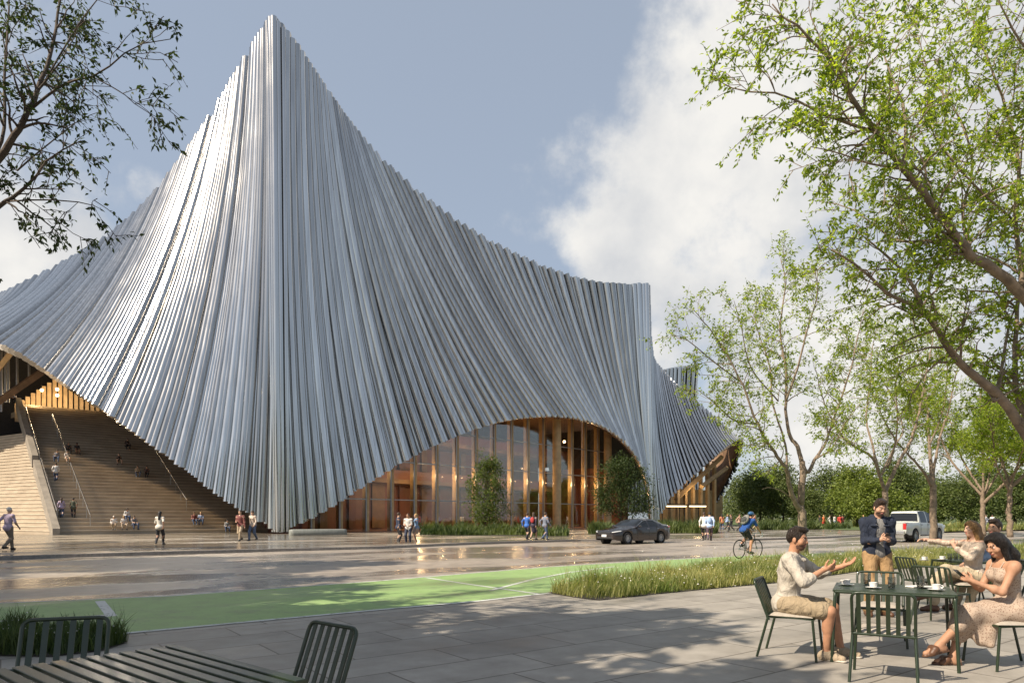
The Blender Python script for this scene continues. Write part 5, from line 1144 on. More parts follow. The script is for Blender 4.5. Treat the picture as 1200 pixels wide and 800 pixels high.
# the far tables
t2=make_table('slat topped green table behind the standing man, near end showing its slats',1.6,.85,.75,.022,9); T2=np.array((8.35,11.9)); t2.location=(T2[0],T2[1],.005); ang=math.atan2(.10,.995); t2.rotation_euler=(0,0,ang)
another(6.02,9.55,(.75,.5),'empty green chair with reclined back right in front of the standing man',False)
another(6.95,11.5,(.99,.1),'empty green chair at the left end of the far slatted table',False)
PW=np.array((7.2,10.75)); another(PW[0],PW[1],(-.95,.3),'green chair under the blonde pointing woman'); PB=np.array((7.72,10.9)); another(PB[0],PB[1],(-.9,.5),'green chair under the man in the blue shirt')
# lower left group
t4=make_table('dark slat topped table cut off by the lower left edge of the view',1.35,1.0,.74,.026,12); 
e1=np.array((-2.0,4.1)); d1=unit(np.array((.9,-.75))); d2=unit(np.array((-.45,-.84)))
d2=np.array((d1[1],-d1[0])); c4=e1+d1*.70+d2*.52
t4.location=(c4[0],c4[1],.005); t4.rotation_euler=(0,0,math.atan2(d1[1],d1[0]))
another(-2.86,4.22,(.32,-.95),'empty green chair in front of the grass bed at lower left',False)
another(-1.36,4.02,(-.62,-.72),'empty green chair at the right end of the dark slatted table',False)
# ---- things on the tables
M_porc=mat('white_porcelain',(.72,.70,.66),.22,var=.04,coat=.3)
M_cof=mat('dark_coffee',(.03,.014,.008),.1)
M_gl=glass_mat('drinking_glass',(.82,.84,.84),.06)
M_paper=mat('white_paper_napkin',(.66,.64,.60),.8,bump=.2)
def cup(pos,label,rz=0,group='cups and saucers on the cafe tables'):
    e=empty('coffee_cup',pos,rz,label,'cup',group)
    mb=MB(); mb.lathe([(0,.012),(.028,.012),(.03,.016),(.038,.04),(.042,.066),(.0395,.066),(.035,.04),(.026,.02),(0,.02)],n=22); mb.build('cup_body',M_porc,e,50)
    mb=MB(); mb.tube([(.038,0,.054),(.054,0,.056),(.062,0,.042),(.053,0,.028),(.036,0,.027)],.0048,6); mb.build('handle',M_porc,e,80)
    mb=MB(); mb.lathe([(0,.002),(.045,.002),(.078,.012),(.08,.014),(.046,.007),(0,.0065)],n=26); mb.build('saucer',M_porc,e,50)
    mb=MB(); mb.lathe([(0,.056),(.0385,.056)],n=20); mb.build('coffee',M_cof,e,0); return e
def tumbler(pos,label,group='glasses on the cafe tables',s=1.):
    e=empty('drinking_glass',pos,0,label,'glass',group)
    mb=MB(); mb.lathe([(0,.001),(.032*s,.001),(.036*s,.06*s),(.039*s,.125*s),(.0365*s,.125*s),(.0335*s,.06*s),(.029*s,.01),(0,.01)],n=20); mb.build('glass_body',M_gl,e,50)
    mb=MB(); mb.lathe([(0,.012),(.0285*s,.012),(.0325*s,.06*s),(.0325*s,.0605*s),(0,.0605*s)],n=18); mb.build('drink',glass_mat('cola_drink',(.72,.68,.62),.04) if 'cola_drink' not in MATS else MATS['cola_drink'],e,50); return e
zt=.005+.745+.003
def t1p(a,b): p=np.array((3.35,7.1))+AX*a+BX*b; return (p[0],p[1],zt)
cup(t1p(.10,.52),'white cup and saucer in front of the man in the beige shirt',2.5)
cup(t1p(.36,.30),'white cup and saucer in the left middle of the near table',1.0)
tumbler(t1p(.30,.62),'drinking glass between the two left cups on the near table'); tumbler(t1p(.53,.33),'drinking glass at the middle of the near table'); tumbler(t1p(.80,.52),'drinking glass beside the napkin on the near table',s=1.05)
mb=MB(); mb.box((0,0,.008),(.17,.11,.016)); o=mb.build('napkin',M_paper,None,0,bevel=.005); p=t1p(.76,.66); o.location=p; o.rotation_euler=(0,0,.3); tag(o,'folded white napkin lying beside the right hand glass','napkin')
cup(t1p(.93,.36),'white cup and saucer by the woman in the floral dress',-.6)
e=empty('serving_plate',t1p(.90,.60),.2,'flat white plate at the woman\'s end of the near table','plate'); mb=MB(); mb.lathe([(0,.003),(.07,.003),(.115,.014),(.117,.016),(.07,.008),(0,.007)],n=28); mb.build('plate_body',M_porc,e,50)
z2=.755+.005
for (px,Y,k) in ((1083,11.75,'c'),(1113,11.75,'g'),(1120,11.9,'g'),(1127,11.75,'g'),(1146,11.8,'c'),(1104,11.95,'c')):
    p=gat(px,Y,z2); nm={1083:'left end',1113:'middle left',1120:'middle',1127:'middle right',1146:'right part',1104:'centre'}[px]
    (cup if k=='c' else tumbler)(p,('white cup and saucer' if k=='c' else 'drinking glass')+' on the %s of the far slatted table'%nm)
# ================================================================== the people at the tables
M_eye=mat('eye_white',(.55,.50,.46),.3); M_iris=mat('dark_iris',(.02,.012,.008),.2); M_brow=mat('dark_brow',(.035,.02,.013),.8); 
def fabric(name,col,var=.1,scale=25,bump=.25,bscale=260,rough=.85):
    """woven cloth: fine grain over soft stretched creases"""
    m=bpy.data.materials.new(name); t=NT(m); out=t.n('ShaderNodeOutputMaterial'); b=t.n('ShaderNodeBsdfPrincipled',Roughness=rough); t.l(b,'BSDF',out,'Surface')
    tc=t.n('ShaderNodeTexCoord'); n1=t.n('ShaderNodeTexNoise',Scale=scale,Detail=4.0); t.l(tc,'Object',n1,'Vector')
    r=t.n('ShaderNodeValToRGB'); ramp(r,[(.3,[c*(1-var) for c in col]),(.7,[min(1,c*(1+var)) for c in col])]); t.l(n1,'Fac',r,'Fac'); t.l(r,'Color',b,'Base Color')
    mp=t.n('ShaderNodeMapping'); mp.inputs['Scale'].default_value=(1.,1.,.45); mp.inputs['Rotation'].default_value=(.5,.35,.2); t.l(tc,'Object',mp,'Vector')
    n2=t.n('ShaderNodeTexNoise',Scale=13.,Detail=3.0,Distortion=1.2); t.l(mp,'Vector',n2,'Vector'); b1=t.n('ShaderNodeBump',Strength=.85,Distance=.045); t.l(n2,'Fac',b1,'Height')
    n3=t.n('ShaderNodeTexNoise',Scale=bscale,Detail=2.0); t.l(tc,'Object',n3,'Vector'); b2=t.n('ShaderNodeBump',Strength=bump,Distance=.01); t.l(n3,'Fac',b2,'Height'); t.l(b1,'Normal',b2,'Normal'); t.l(b2,'Normal',b,'Normal'); MATS[name]=m; return m
def big_person(name,label,pos,heading,fig,skin_col,parts,hands,stub=None,lip=(.42,.16,.13),vox=.0075,scale=1.,hole=None):
    f=fig; pr=f.headp(0)
    for q in 'LR': pr+=f.arm(q)+f.leg(q)+f.foot(q)
    pr+=f.torso(-.004)
    for q,kw in hands.items(): pr+=f.hand(q,0,**kw)
    pr+=f.facepaint(1,2,3,4,5 if stub else None)
    V,Fq,lab=sdf_mesh(pr,vox)
    sk=mat(label[:14]+'skin',skin_col,.58,var=.13,scale=22,bump=.16,bscale=240,spec=.32)
    mats=[sk,M_eye,M_brow,mat('lip_%.2f'%lip[0],lip,.4),M_iris]+([mat('stubble_%.3f'%stub[0],stub,.75)] if stub else [])
    o=mesh_np(name,V,Fq,mats,None,True,np.clip(lab,0,len(mats)-1)); o.location=pos; o.scale=(scale,)*3
    o.rotation_euler=(0,0,math.atan2(heading[1],heading[0])-PI/2); tag(o,label,'person')
    sm=o.modifiers.new('s','SMOOTH'); sm.factor=.35; sm.iterations=1
    for (nm,pl,m,kw) in parts:
        V,Fq,lab=sdf_mesh(pl,kw.get('vox',vox),kw.get('cuts',()),kw.get('wr',0),kw.get('seed',1))
        c=mesh_np(nm,V,Fq,m if isinstance(m,list) else [m],o,True,np.clip(lab,0,(len(m) if isinstance(m,list) else 1)-1))
        s2=c.modifiers.new('s','SMOOTH'); s2.factor=.5; s2.iterations=kw.get('sm',2)
    return o
def hairtex(name,col):
    if name in MATS: return MATS[name]
    m=bpy.data.materials.new(name); t=NT(m); out=t.n('ShaderNodeOutputMaterial'); b=t.n('ShaderNodeBsdfPrincipled',Roughness=.42); t.l(b,'BSDF',out,'Surface'); b.inputs['Specular IOR Level'].default_value=.35
    tc=t.n('ShaderNodeTexCoord'); mp=t.n('ShaderNodeMapping'); mp.inputs['Scale'].default_value=(1,1,.16); t.l(tc,'Object',mp,'Vector'); n1=t.n('ShaderNodeTexNoise',Scale=150.,Detail=3.0); t.l(mp,'Vector',n1,'Vector')
    r=t.n('ShaderNodeValToRGB'); ramp(r,[(.32,[c*.45 for c in col]),(.7,[c*1.5 for c in col])]); t.l(n1,'Fac',r,'Fac'); t.l(r,'Color',b,'Base Color'); bp=t.n('ShaderNodeBump',Strength=1.,Distance=.02); t.l(n1,'Fac',bp,'Height'); t.l(bp,'Normal',b,'Normal'); MATS[name]=m; return m
def shoes(f,m_,g=.012): return [('shoe',f.foot(q,g,0),m_,{}) for q in 'LR']
# --- seated man, beige linen shirt
f=Fig((0,-.06,.565),lean=6,hyaw=-8,hpitch=4,hands={'R':(.15,.31,.93),'L':(-.17,.45,.95)},elbows={'R':(.7,-.6,-.6),'L':(-.6,-.4,-1)},feet={'R':(.10,.33,.085),'L':(-.17,.44,.085)},knees={'R':(.25,.6,1),'L':(-.3,.6,1)},ftoe={'R':(.25,1,0),'L':(-.05,1,0)})
shirt=f.torso(.016)+f.arm('R',.022,0,0,1.32,taper=.9)+f.arm('L',.022,0,0,1.32,taper=.9)+[cap(f.el[q]+(f.wr[q]-f.el[q])*.22,f.el[q]+(f.wr[q]-f.el[q])*.33,.060,.058,.01) for q in 'LR']+[cap(f.neck-f.u*.02-f.rt*.05,f.neck-f.u*.02+f.rt*.05,.035,.035,.03),ell(f.pel+np.array((0,.03,-.01)),(.19,.16,.10),f.T.T,.04)]
sc_=[ell(f.neck+f.fw*.09+f.u*.0,(.034,.09,.075),f.TS.T,.015,0,'s')]
shirt+=[cap(f.neck+f.u*.012+f.rt*sg*.052+f.fw*.028,f.chest+f.u*.10+f.rt*sg*.048+f.fw*.118,.018,.014,.006) for sg in (-1,1)]
shorts=[ell(f.pel,(.182,.14,.125),f.T.T,.04)]+f.leg('R',.024,0,.84,flare=.012)+f.leg('L',.024,0,.84,flare=.012)
M_lin=fabric('beige_linen',(.42,.375,.31)); M_short=fabric('khaki_cotton',(.30,.23,.145)); M_shoe=fabric('tan_suede',(.36,.28,.19),.1,20,.3,120); M_sole=mat('pale_sole',(.55,.50,.42),.7)
sole=lambda f,q,m_: ('shoe_sole',[cap(f.an[q]-np.array((0,0,.066))-f.toe[q]*.04,f.an[q]-np.array((0,0,.068))+f.toe[q]*.165,.042,.040,.01)],m_,{'cuts':[((0,0,f.an[q][2]-.062),(0,0,1)),((0,0,f.an[q][2]-.0845),(0,0,-1))]})
big_person('person','man in a beige linen shirt and khaki shorts seated with both hands raised while talking',(MS[0],MS[1],.005),(AX[0],AX[1]-.06),f,(.42,.215,.125),
 [('shirt',shirt+sc_,M_lin,dict(wr=.0065,seed=3,sm=1)),('shorts',shorts,M_short,dict(wr=.004,seed=5)),('hair',f.hair('short',.013),hairtex('dark_brown_hair',(.020,.011,.006)),dict(vox=.006,sm=1,wr=.004))]+shoes(f,M_shoe)+[sole(f,q,M_sole) for q in 'LR'],
 {'R':dict(n=(-.5,.2,.5),curl=.75,d=(-.25,.85,.35)),'L':dict(n=(.25,-.1,1),curl=.28,d=(-.1,.85,.42),spread=.3)},stub=(.11,.055,.036),scale=1.02)
# --- seated woman, floral dress, phone
f=Fig((0,-.05,.565),lean=9,hyaw=14,hpitch=20,fem=True,hands={'R':(.02,.36,.86),'L':(-.07,.36,.855)},elbows={'R':(.5,-.5,-1),'L':(-.45,-.5,-1)},feet={'R':(.03,.50,.085),'L':(-.02,.66,.215)},knees={'R':(.12,.5,1),'L':(-.05,.5,1)},ftoe={'R':(.1,1,0),'L':(-.15,1,-.22)})
M_dress=bpy.data.materials.new('floral_dress'); t=NT(M_dress); out=t.n('ShaderNodeOutputMaterial'); b=t.n('ShaderNodeBsdfPrincipled',Roughness=.85); t.l(b,'BSDF',out,'Surface')
tc=t.n('ShaderNodeTexCoord'); vo=t.n('ShaderNodeTexVoronoi',Scale=62.,Randomness=1.); nz=t.n('ShaderNodeTexNoise',Scale=60.,Detail=4.0); t.l(tc,'Object',vo,'Vector'); t.l(tc,'Object',nz,'Vector')
ad=t.n('ShaderNodeMath',operation='MULTIPLY_ADD'); t.l(nz,'Fac',ad,0); ad.inputs[1].default_value=.35; t.l(vo,'Distance',ad,2)
r=t.n('ShaderNodeValToRGB'); ramp(r,[(.22,(.13,.07,.045)),(.42,(.23,.15,.105)),(.62,(.38,.29,.22))]); t.l(ad,'Value',r,'Fac'); t.l(r,'Color',b,'Base Color')
bod=[p for p in f.torso(.010)]
neckcut=f.chest+f.u*.085
km=(f.kn['L']+f.kn['R'])/2
skirt=[ell(f.pel,(.185,.14,.125),f.T.T,.05),cap(f.hip['L'],f.kn['L'],.115,.085,.05),cap(f.hip['R'],f.kn['R'],.115,.085,.05),cap(f.pel+np.array((0,.05,.02)),km+np.array((0,0,.0)),.13,.095,.06),
 cap(f.kn['L'],f.kn['L']+(f.an['L']-f.kn['L'])*.42,.086,.085,.05),cap(f.kn['R'],f.kn['R']+(f.an['R']-f.kn['R'])*.45,.086,.095,.05),cap(km+np.array((-.03,-.05,-.06)),np.array((km[0]-.07,km[1]-.10,.27)),.08,.06,.08),cap((-.10,.20,.46),(-.12,.22,.24),.07,.035,.07)]
straps=[]
for sg,q in ((-1,'L'),(1,'R')):
    a=f.chest+f.u*.07+f.fw*.10+f.rt*sg*.075; m1=f.neck-f.u*.022+f.rt*sg*.085+f.fw*.02; b2=f.chest+f.u*.08-f.fw*.10+f.rt*sg*.07
    straps+= [cap(a,m1+f.fw*.03,.008,.008,.01),cap(m1+f.fw*.03,m1-f.fw*.04,.008,.008,.01),cap(m1-f.fw*.04,b2,.008,.008,.01)]
M_sand=mat('brown_leather_sandal',(.10,.045,.022),.5,var=.2,bump=.1)
def sandal(f,q):
    a=f.an[q]; t_=f.toe[q]; zz=-f.T[:,2]; 
    up=unit(np.cross(np.cross(t_,(0,0,1.)),t_)); b_=a-up*.083
    return ('sandal',[cap(b_-t_*.05,b_+t_*.17,.036,.034,.01),cap(a-up*.03+t_*.075+np.array((.03,0,0)),a-up*.03+t_*.075-np.array((.03,0,0)),.040,.040,.02),cap(a-up*.05+t_*.11+np.array((.03,0,-.01)),a-up*.05+t_*.11-np.array((.03,0,.01)),.034,.034,.02)],M_sand,{'sm':1,'cuts':[(b_+up*.105,up),(b_-up*.004,-up)]})
wm=big_person('person','long haired woman in a floral strap dress seated cross legged, looking at her phone',(WS[0]+.0,WS[1],.005),(-.97,.05),f,(.40,.215,.13),
 [('dress',bod[:4]+[p for p in bod[5:]]+skirt,M_dress,dict(wr=.005,seed=8,cuts=[(neckcut,f.u)])),('dress_strap',straps,M_dress,{}),('hair',f.hair('long',.014),hairtex('long_dark_hair',(.008,.0045,.003)),dict(vox=.0065,sm=1,wr=.005)),sandal(f,'L'),sandal(f,'R')],
 {'R':dict(n=(-1,.25,.35),curl=.85,d=(-.25,.85,.42)),'L':dict(n=(1,.25,.35),curl=.85,d=(.25,.85,.42))},lip=(.38,.10,.085))
M_phone=mat('black_phone',(.015,.015,.017),.2,var=0)
def phone(figo,f,off,label,tilt,L=.15):
    R=Matrix.Rotation(figo.rotation_euler[2],3,'Z'); p=R@Vector(off)*figo.scale[0]
    e=empty('phone',(figo.location[0]+p[0],figo.location[1]+p[1],figo.location[2]+p[2]),0,label,'phone'); e.rotation_euler=(tilt,0,figo.rotation_euler[2])
    mb=MB(); mb.box((0,0,0),(.072,L,.008)); mb.build('phone_body',M_phone,e,0,bevel=.003)
    mb=MB(); mb.box((0,0,.0045),(.066,L-.01,.001)); mb.build('screen',mat('dark_screen',(.01,.012,.016),.08),e,0); return e
hc=(f.wr['L']+f.wr['R'])/2; phone(wm,f,(hc[0],hc[1]+.10,hc[2]+.065),'black phone held in both hands by the woman in the floral dress',.7)
# --- standing man, navy jacket
f=Fig((0,0,.93),lean=2,hyaw=10,hpitch=16,hands={'R':(.055,.27,1.13),'L':(-.055,.27,1.12)},elbows={'R':(.45,-.6,-1),'L':(-.45,-.6,-1)},feet={'R':(.13,.02,.085),'L':(-.13,-.03,.085)})
M_jac=fabric('navy_denim',(.011,.017,.035),.25,20,.4); M_tee=fabric('grey_tee',(.17,.165,.16)); M_chino=fabric('tan_chino',(.30,.185,.085))
jk=f.torso(.022)+f.arm('R',.018,0,0,1.93,taper=.6)+f.arm('L',.018,0,0,1.93,taper=.6)+[ell(f.pel-np.array((0,0,-.03)),(.19,.145,.11),None,.04),cap(f.neck-f.rt*.065-f.fw*.02+f.u*.01,f.neck+f.rt*.065-f.fw*.02+f.u*.01,.038,.038,.03)]
jk+=[('c',f.pel+f.fw*.165-f.u*.12,f.pel+f.fw*.150+f.u*.2,.075,.06,.008,0,'s'),('c',f.pel+f.fw*.150+f.u*.2,f.neck+f.fw*.115-f.u*.02,.06,.052,.008,0,'s')]
jk+=[cap(f.neck+f.u*.02+f.rt*sg*.06+f.fw*.02,f.chest+f.u*.09+f.rt*sg*.062+f.fw*.13,.022,.016,.008) for sg in (-1,1)]
tee=f.torso(.014)+[ell(f.pel+np.array((0,.01,.02)),(.172,.125,.10),None,.04)]
jd=[ell(f.chest+f.u*.045+f.rt*sg*.085+f.fw*.125,(.052,.03,.012),f.TS.T,.004) for sg in (-1,1)]
tr=[ell(f.pel-np.array((0,0,.02)),(.178,.128,.125),None,.04)]+f.leg('R',.022,0,1.95,flare=.02)+f.leg('L',.022,0,1.95,flare=.02)
SMp=gat(1027.5,10.4,.005)
sm_=big_person('person','bearded man standing in an open navy jacket and tan trousers holding a phone',SMp,(-.12,-1),f,(.45,.26,.175),
 [('jacket',jk+jd,M_jac,dict(wr=.005,seed=11,cuts=[((0,0,.87),(0,0,-1))])),('shirt',tee,M_tee,dict(cuts=[((0,0,.845),(0,0,-1)),(f.neck-f.u*.01,f.u)],wr=.003)),('trousers',tr,M_chino,dict(wr=.005,seed=2)),('hair',f.hair('short',.013),hairtex('brown_hair',(.028,.015,.008)),dict(vox=.006,sm=1,wr=.004))]+shoes(f,M_sand),
 {'R':dict(n=(-1,.1,.5),curl=.9,d=(-.45,.75,.3)),'L':dict(n=(1,.1,.5),curl=.9,d=(.45,.75,.3))},stub=(.09,.05,.035),scale=1.03)
hc=(f.wr['L']+f.wr['R'])/2; phone(sm_,f,(hc[0],hc[1]+.075,hc[2]+.055),'black phone in the hands of the man in the navy jacket',.6)
# --- pointing woman
f=Fig((0,-.05,.575),lean=-2,hyaw=4,hpitch=2,fem=True,twist=12,hands={'R':(.30,.66,1.10),'L':(-.06,.24,.985)},elbows={'R':(.6,.0,-1),'L':(-.7,-.2,-1)},feet={'R':(.10,.46,.085),'L':(-.02,.62,.30)},knees={'R':(.2,.5,1),'L':(-.1,.5,1)},ftoe={'R':(.1,1,0),'L':(0,1,-.3)})
M_blou=fabric('cream_blouse',(.52,.42,.33)); M_bei=fabric('beige_trousers',(.42,.34,.23))
tp=f.torso(.014)+f.arm('R',.018,0,0,1.8)+f.arm('L',.018,0,0,1.8)+[ell(f.pel,(.185,.135,.12),f.T.T,.04)]
big_person('person','blonde woman in a cream blouse seated and pointing to the left with her outstretched arm',(PW[0],PW[1],.005),(-.98,.1),f,(.50,.30,.21),
 [('blouse',tp,M_blou,dict(wr=.004,cuts=[(f.neck-f.u*.03,f.u)])),('trousers',[ell(f.pel-np.array((0,0,.03)),(.18,.135,.11),f.T.T,.04)]+f.leg('R',.022,0,1.85,flare=.012)+f.leg('L',.022,0,1.85,flare=.012),M_bei,dict(wr=.005)),('hair',f.hair('long',.014),hairtex('blonde_hair',(.23,.13,.05)),dict(vox=.007,sm=1,wr=.004))]+shoes(f,M_sand,.010),
 {'R':dict(n=(-.2,0,-1),curl=.55,d=(-.05,1,.05)),'L':dict(n=(.6,-.6,.2),curl=.8,d=(.2,.3,.9))},lip=(.42,.15,.12),vox=.009,scale=1.05)
f=Fig((0,-.05,.575),lean=4,hyaw=25,hpitch=-2,hands={'R':(.16,.34,.72),'L':(-.14,.42,.72)},elbows={'R':(.9,-.4,-.5),'L':(-.9,-.4,-.5)},feet={'R':(.12,.5,.085),'L':(-.12,.45,.085)},knees={'R':(.3,.5,1),'L':(-.3,.5,1)})
tp=f.torso(.018)+f.arm('R',.022,0,0,1.9)+f.arm('L',.022,0,0,1.9)+[ell(f.pel,(.19,.14,.12),f.T.T,.04),cap(f.neck-f.rt*.05,f.neck+f.rt*.05,.036,.036,.03)]
big_person('person','man with short brown hair in a light blue shirt seated behind the blonde pointing woman',(PB[0],PB[1],.005),(-.98,.1),f,(.46,.27,.18),
 [('shirt',tp,fabric('light_blue_shirt',(.27,.37,.55)),dict(wr=.004,seed=4)),('trousers',[ell(f.pel-np.array((0,0,.03)),(.178,.135,.11),f.T.T,.04)]+f.leg('R',.022,0,1.95)+f.leg('L',.022,0,1.95),M_bei,dict(wr=.005)),('hair',f.hair('short',.013),hairtex('brown_hair',(.028,.015,.008)),dict(vox=.007,sm=1))]+shoes(f,M_sand,.010),
 {'R':dict(curl=.6,n=(-.3,0,-1)),'L':dict(curl=.6,n=(.3,0,-1))},stub=(.2,.12,.08),vox=.009,scale=1.06)
# ================================================================== vehicles
M_rub=mat('tyre_rubber',(.018,.018,.018),.8,bump=.15); M_rim=mat('alloy_rim',(.42,.42,.43),.3,metal=.9,var=.05); M_blkp=mat('black_plastic',(.02,.02,.021),.5,var=.1)
M_cgl=mat('tinted_car_glass',(.012,.014,.016),.04,var=0,spec=.45); M_tail=mat('red_tail_lens',(.42,.012,.012),.15,var=.05,coat=.5); M_lens=mat('clear_lamp_lens',(.62,.64,.66),.1,var=.05,coat=.6); M_chr=mat('chrome_trim',(.6,.6,.6),.15,metal=1,var=.03)
def wheel(par,c,r,w,name='wheel'):
    """axle along y"""
    ax=((1,0,0),(0,0,1),(0,1,0)); s=1 if c[1]>0 else -1
    mb=MB(); prof=[(r*.64,-w/2),(r*.94,-w/2),(r,-w*.36),(r,w*.36),(r*.94,w/2),(r*.64,w/2),(r*.62,0),(r*.64,-w/2)]; mb.lathe(prof,(0,0,0),28,0,ax); o=mb.build(name,M_rub,par,50); o.location=c
    mb=MB(); mb.lathe([(r*.65,s*w*.46),(r*.60,s*w*.40),(r*.58,s*w*.1),(0,s*w*.1)],(0,0,0),24,0,ax)
    for i in range(10):
        a=2*PI*i/10; d=np.array((math.cos(a),0,math.sin(a))); mb.box(d*r*.34+np.array((0,s*w*.34,0)),(r*.52,.02,r*.085),axes=(d,(0,1,0),np.cross(d,(0,1,0))))
    mb.lathe([(0,s*w*.40),(r*.13,s*w*.40),(r*.15,s*w*.3)],(0,0,0),14,0,ax); mb.build('rim',M_rim,o,40)
def loft(par,xs,hw,sill,belt,topz,roofw,glass_side,glass_f,glass_r,wheels,arch,paint,crown=.03,bevelmats=None):
    """half section lofted along x (nose at x=0), mirrored; returns body and window meshes"""
    nx=len(xs); rows=[]
    for x in xs:
        w=hw(x); s=sill(x)
        inarch=0
        for (wx,wr) in wheels:
            if abs(x-wx)<arch: s=max(s,wr+math.sqrt(arch*arch-(x-wx)**2)-.0)
        b=belt(x); t=topz(x); rw=roofw(x); b=min(b,t-.012)
        s=min(s,b-.12)
        rows.append([(w*.965,s),(w*.995,s+(b-s)*.25),(w,s+(b-s)*.55),(w*.985,s+(b-s)*.86),(w*.955,b),((w*.955+rw)/2*1.015,b+(t-crown-b)*.55),(rw,t-crown),(rw*.86,t-crown*.35),(rw*.45,t-.005),(0,t)])
    m=len(rows[0]); V=[]; 
    for sg in (1,-1):
        for i,x in enumerate(xs):
            for (y,z) in rows[i]: V.append((x,sg*y,z))
    def vid(sg,i,j): return (0 if sg>0 else nx*m)+i*m+j
    body=[];glass=[]
    for sg in (1,-1):
        for i in range(nx-1):
            xm=(xs[i]+xs[i+1])/2
            for j in range(m-1):
                q=(vid(sg,i,j),vid(sg,i+1,j),vid(sg,i+1,j+1),vid(sg,i,j+1)); q=q if sg<0 else q[::-1]
                g=(j in(4,5) and glass_side(xm)) or (j>=6 and (glass_f(xm) or glass_r(xm)))
                (glass if g else body).append(q)
    # close the ends
    for i in (0,nx-1):
        for j in range(m-1): body.append((vid(1,i,j),vid(1,i,j+1),vid(-1,i,j+1),vid(-1,i,j)))
    mb=MB(); mb.add(V,body); o=mb.build('body',paint,par,38)
    mb=MB(); mb.add(V,glass); g=mb.build('windows',M_cgl,par,38)
    bm=bmesh.new(); bm.from_mesh(g.data); bmesh.ops.delete(bm,geom=[v for v in bm.verts if not v.link_faces],context='VERTS'); bm.to_mesh(g.data); bm.free()
    return o,g
I=np.interp
def paint(name,col,metal=.3,rough=.18): return mat(name,col,rough,metal=metal,var=.05,scale=2,coat=1.0)
# sedan -----------------------------------------------------------------
Lc=4.88; th=math.atan2(.62,.787); fx,fy=6.5,38.2
car=empty('parked_car',(fx-math.cos(th)*.95+ -math.sin(th)*.93*1,fy-math.sin(th)*.95+math.cos(th)*.93,.004),th,'dark bronze four door sedan standing on the wet road before the arch','car')
xs=sorted(set(list(np.linspace(0,Lc,62))+[.95+d for d in (-.39,-.37,.37,.39)]+[3.80+d for d in (-.39,-.37,.37,.39)]))
topz=lambda x:I(x,[0,.06,.25,.8,1.35,1.55,1.95,2.35,2.75,3.1,3.5,3.9,4.2,4.55,4.80,4.88],[.60,.68,.76,.86,.95,.99,1.22,1.385,1.43,1.43,1.385,1.25,1.12,1.09,1.04,.88])
o,g=loft(car,xs,lambda x:I(x,[0,.08,.3,.9,1.5,3.5,4.4,4.75,4.88],[.62,.76,.86,.915,.93,.93,.90,.82,.70]),lambda x:I(x,[0,.2,.5,4.4,4.7,4.88],[.30,.22,.19,.19,.26,.36]),
 lambda x:I(x,[0,.3,1.3,1.6,3.6,4.3,4.88],[.60,.74,.90,.93,.98,1.0,.86]),topz,lambda x:I(x,[0,.1,.5,1.4,1.6,2.3,3.0,3.5,4.2,4.5,4.88],[.50,.66,.74,.76,.74,.60,.585,.60,.72,.76,.6]),
 lambda x:(1.72<x<2.72) or (2.80<x<3.62) or (3.66<x<3.95),lambda x:1.60<x<2.33,lambda x:3.46<x<4.16,[(.95,.34),(3.80,.34)],.39,paint('bronze_car_paint',(.022,.014,.012)))
for wx in (.95,3.80):
    for sy in (-1,1):
        wheel(car,(wx,sy*.82,.335),.335,.22)
        mb=MB(); mb.lathe([(.385,-.13),(.385,.10)],(wx,sy*.78,.335),24,0,((1,0,0),(0,0,1),(0,1,0))); mb.lathe([(0,-.12*sy),(.385,-.12*sy)],(wx,sy*.78,.335),24,0,((1,0,0),(0,0,1),(0,1,0))); mb.build('wheel_arch',M_blkp,car,50)
for sy in (-1,1):
    mb=MB(); mb.add([(.10,sy*.60,.70),(.30,sy*.835,.755),(.42,sy*.865,.765),(.40,sy*.88,.70),(.20,sy*.80,.64),(.07,sy*.62,.63),(.13,sy*.56,.68),(.3,sy*.7,.66)],[(0,1,2,3,4,5)]); 
    mb.tube([(.035,sy*.55,.665),(.10,sy*.70,.685),(.25,sy*.822,.715),(.48,sy*.885,.742)],[.016,.03,.034,.012],8); mb.build('headlight',M_lens,car,60)
    mb=MB(); mb.tube([(4.80,sy*.40,.97),(4.84,sy*.62,.965),(4.76,sy*.78,.955),(4.55,sy*.862,.945)],[.03,.038,.036,.015],8); mb.build('tail_light',M_tail,car,60)
    mb=MB(); mb.ell((1.82,sy*1.02,1.0),(.09,.10,.065)); mb.tube([(1.84,sy*.90,.96),(1.83,sy*.98,.98)],.025,6); mb.build('wing_mirror',MATS['bronze_car_paint'],car,180)
    for hx in (2.55,3.42):
        mb=MB(); mb.tube([(hx,sy*.93,.855),(hx+.2,sy*.93,.86)],.014,6); mb.build('door_handle',M_chr,car,60)
    for dx in (1.75,2.74,3.62):
        mb=MB(); mb.tube([(dx,sy*.921,.30),(dx,sy*.934,.6),(dx+.01,sy*.925,.90)],.006,4); mb.build('door_seam',M_blkp,car,60)
    mb=MB(); mb.tube([(1.70,sy*.862,.985),(2.3,sy*.76,1.30),(2.75,sy*.69,1.375),(3.3,sy*.70,1.335),(3.95,sy*.80,1.06)],.010,5); mb.build('window_trim',M_chr,car,60)
    mb=MB(); mb.box((.10,sy*.62,.42),(.10,.20,.10)); mb.build('fog_lamp',M_lens,car,0,bevel=.02)
mb=MB(); mb.box((.02,0,.60),(.05,.96,.16)); 
mb.build('grille',M_blkp,car,0,bevel=.02)
mb=MB(); mb.box((.02,0,.36),(.06,1.1,.13)); mb.build('lower_grille',M_blkp,car,0,bevel=.02)
mb=MB(); mb.box((-.012,0,.475),(.012,.36,.13)); mb.build('number_plate',mat('plate_white',(.7,.7,.68),.5),car,0)
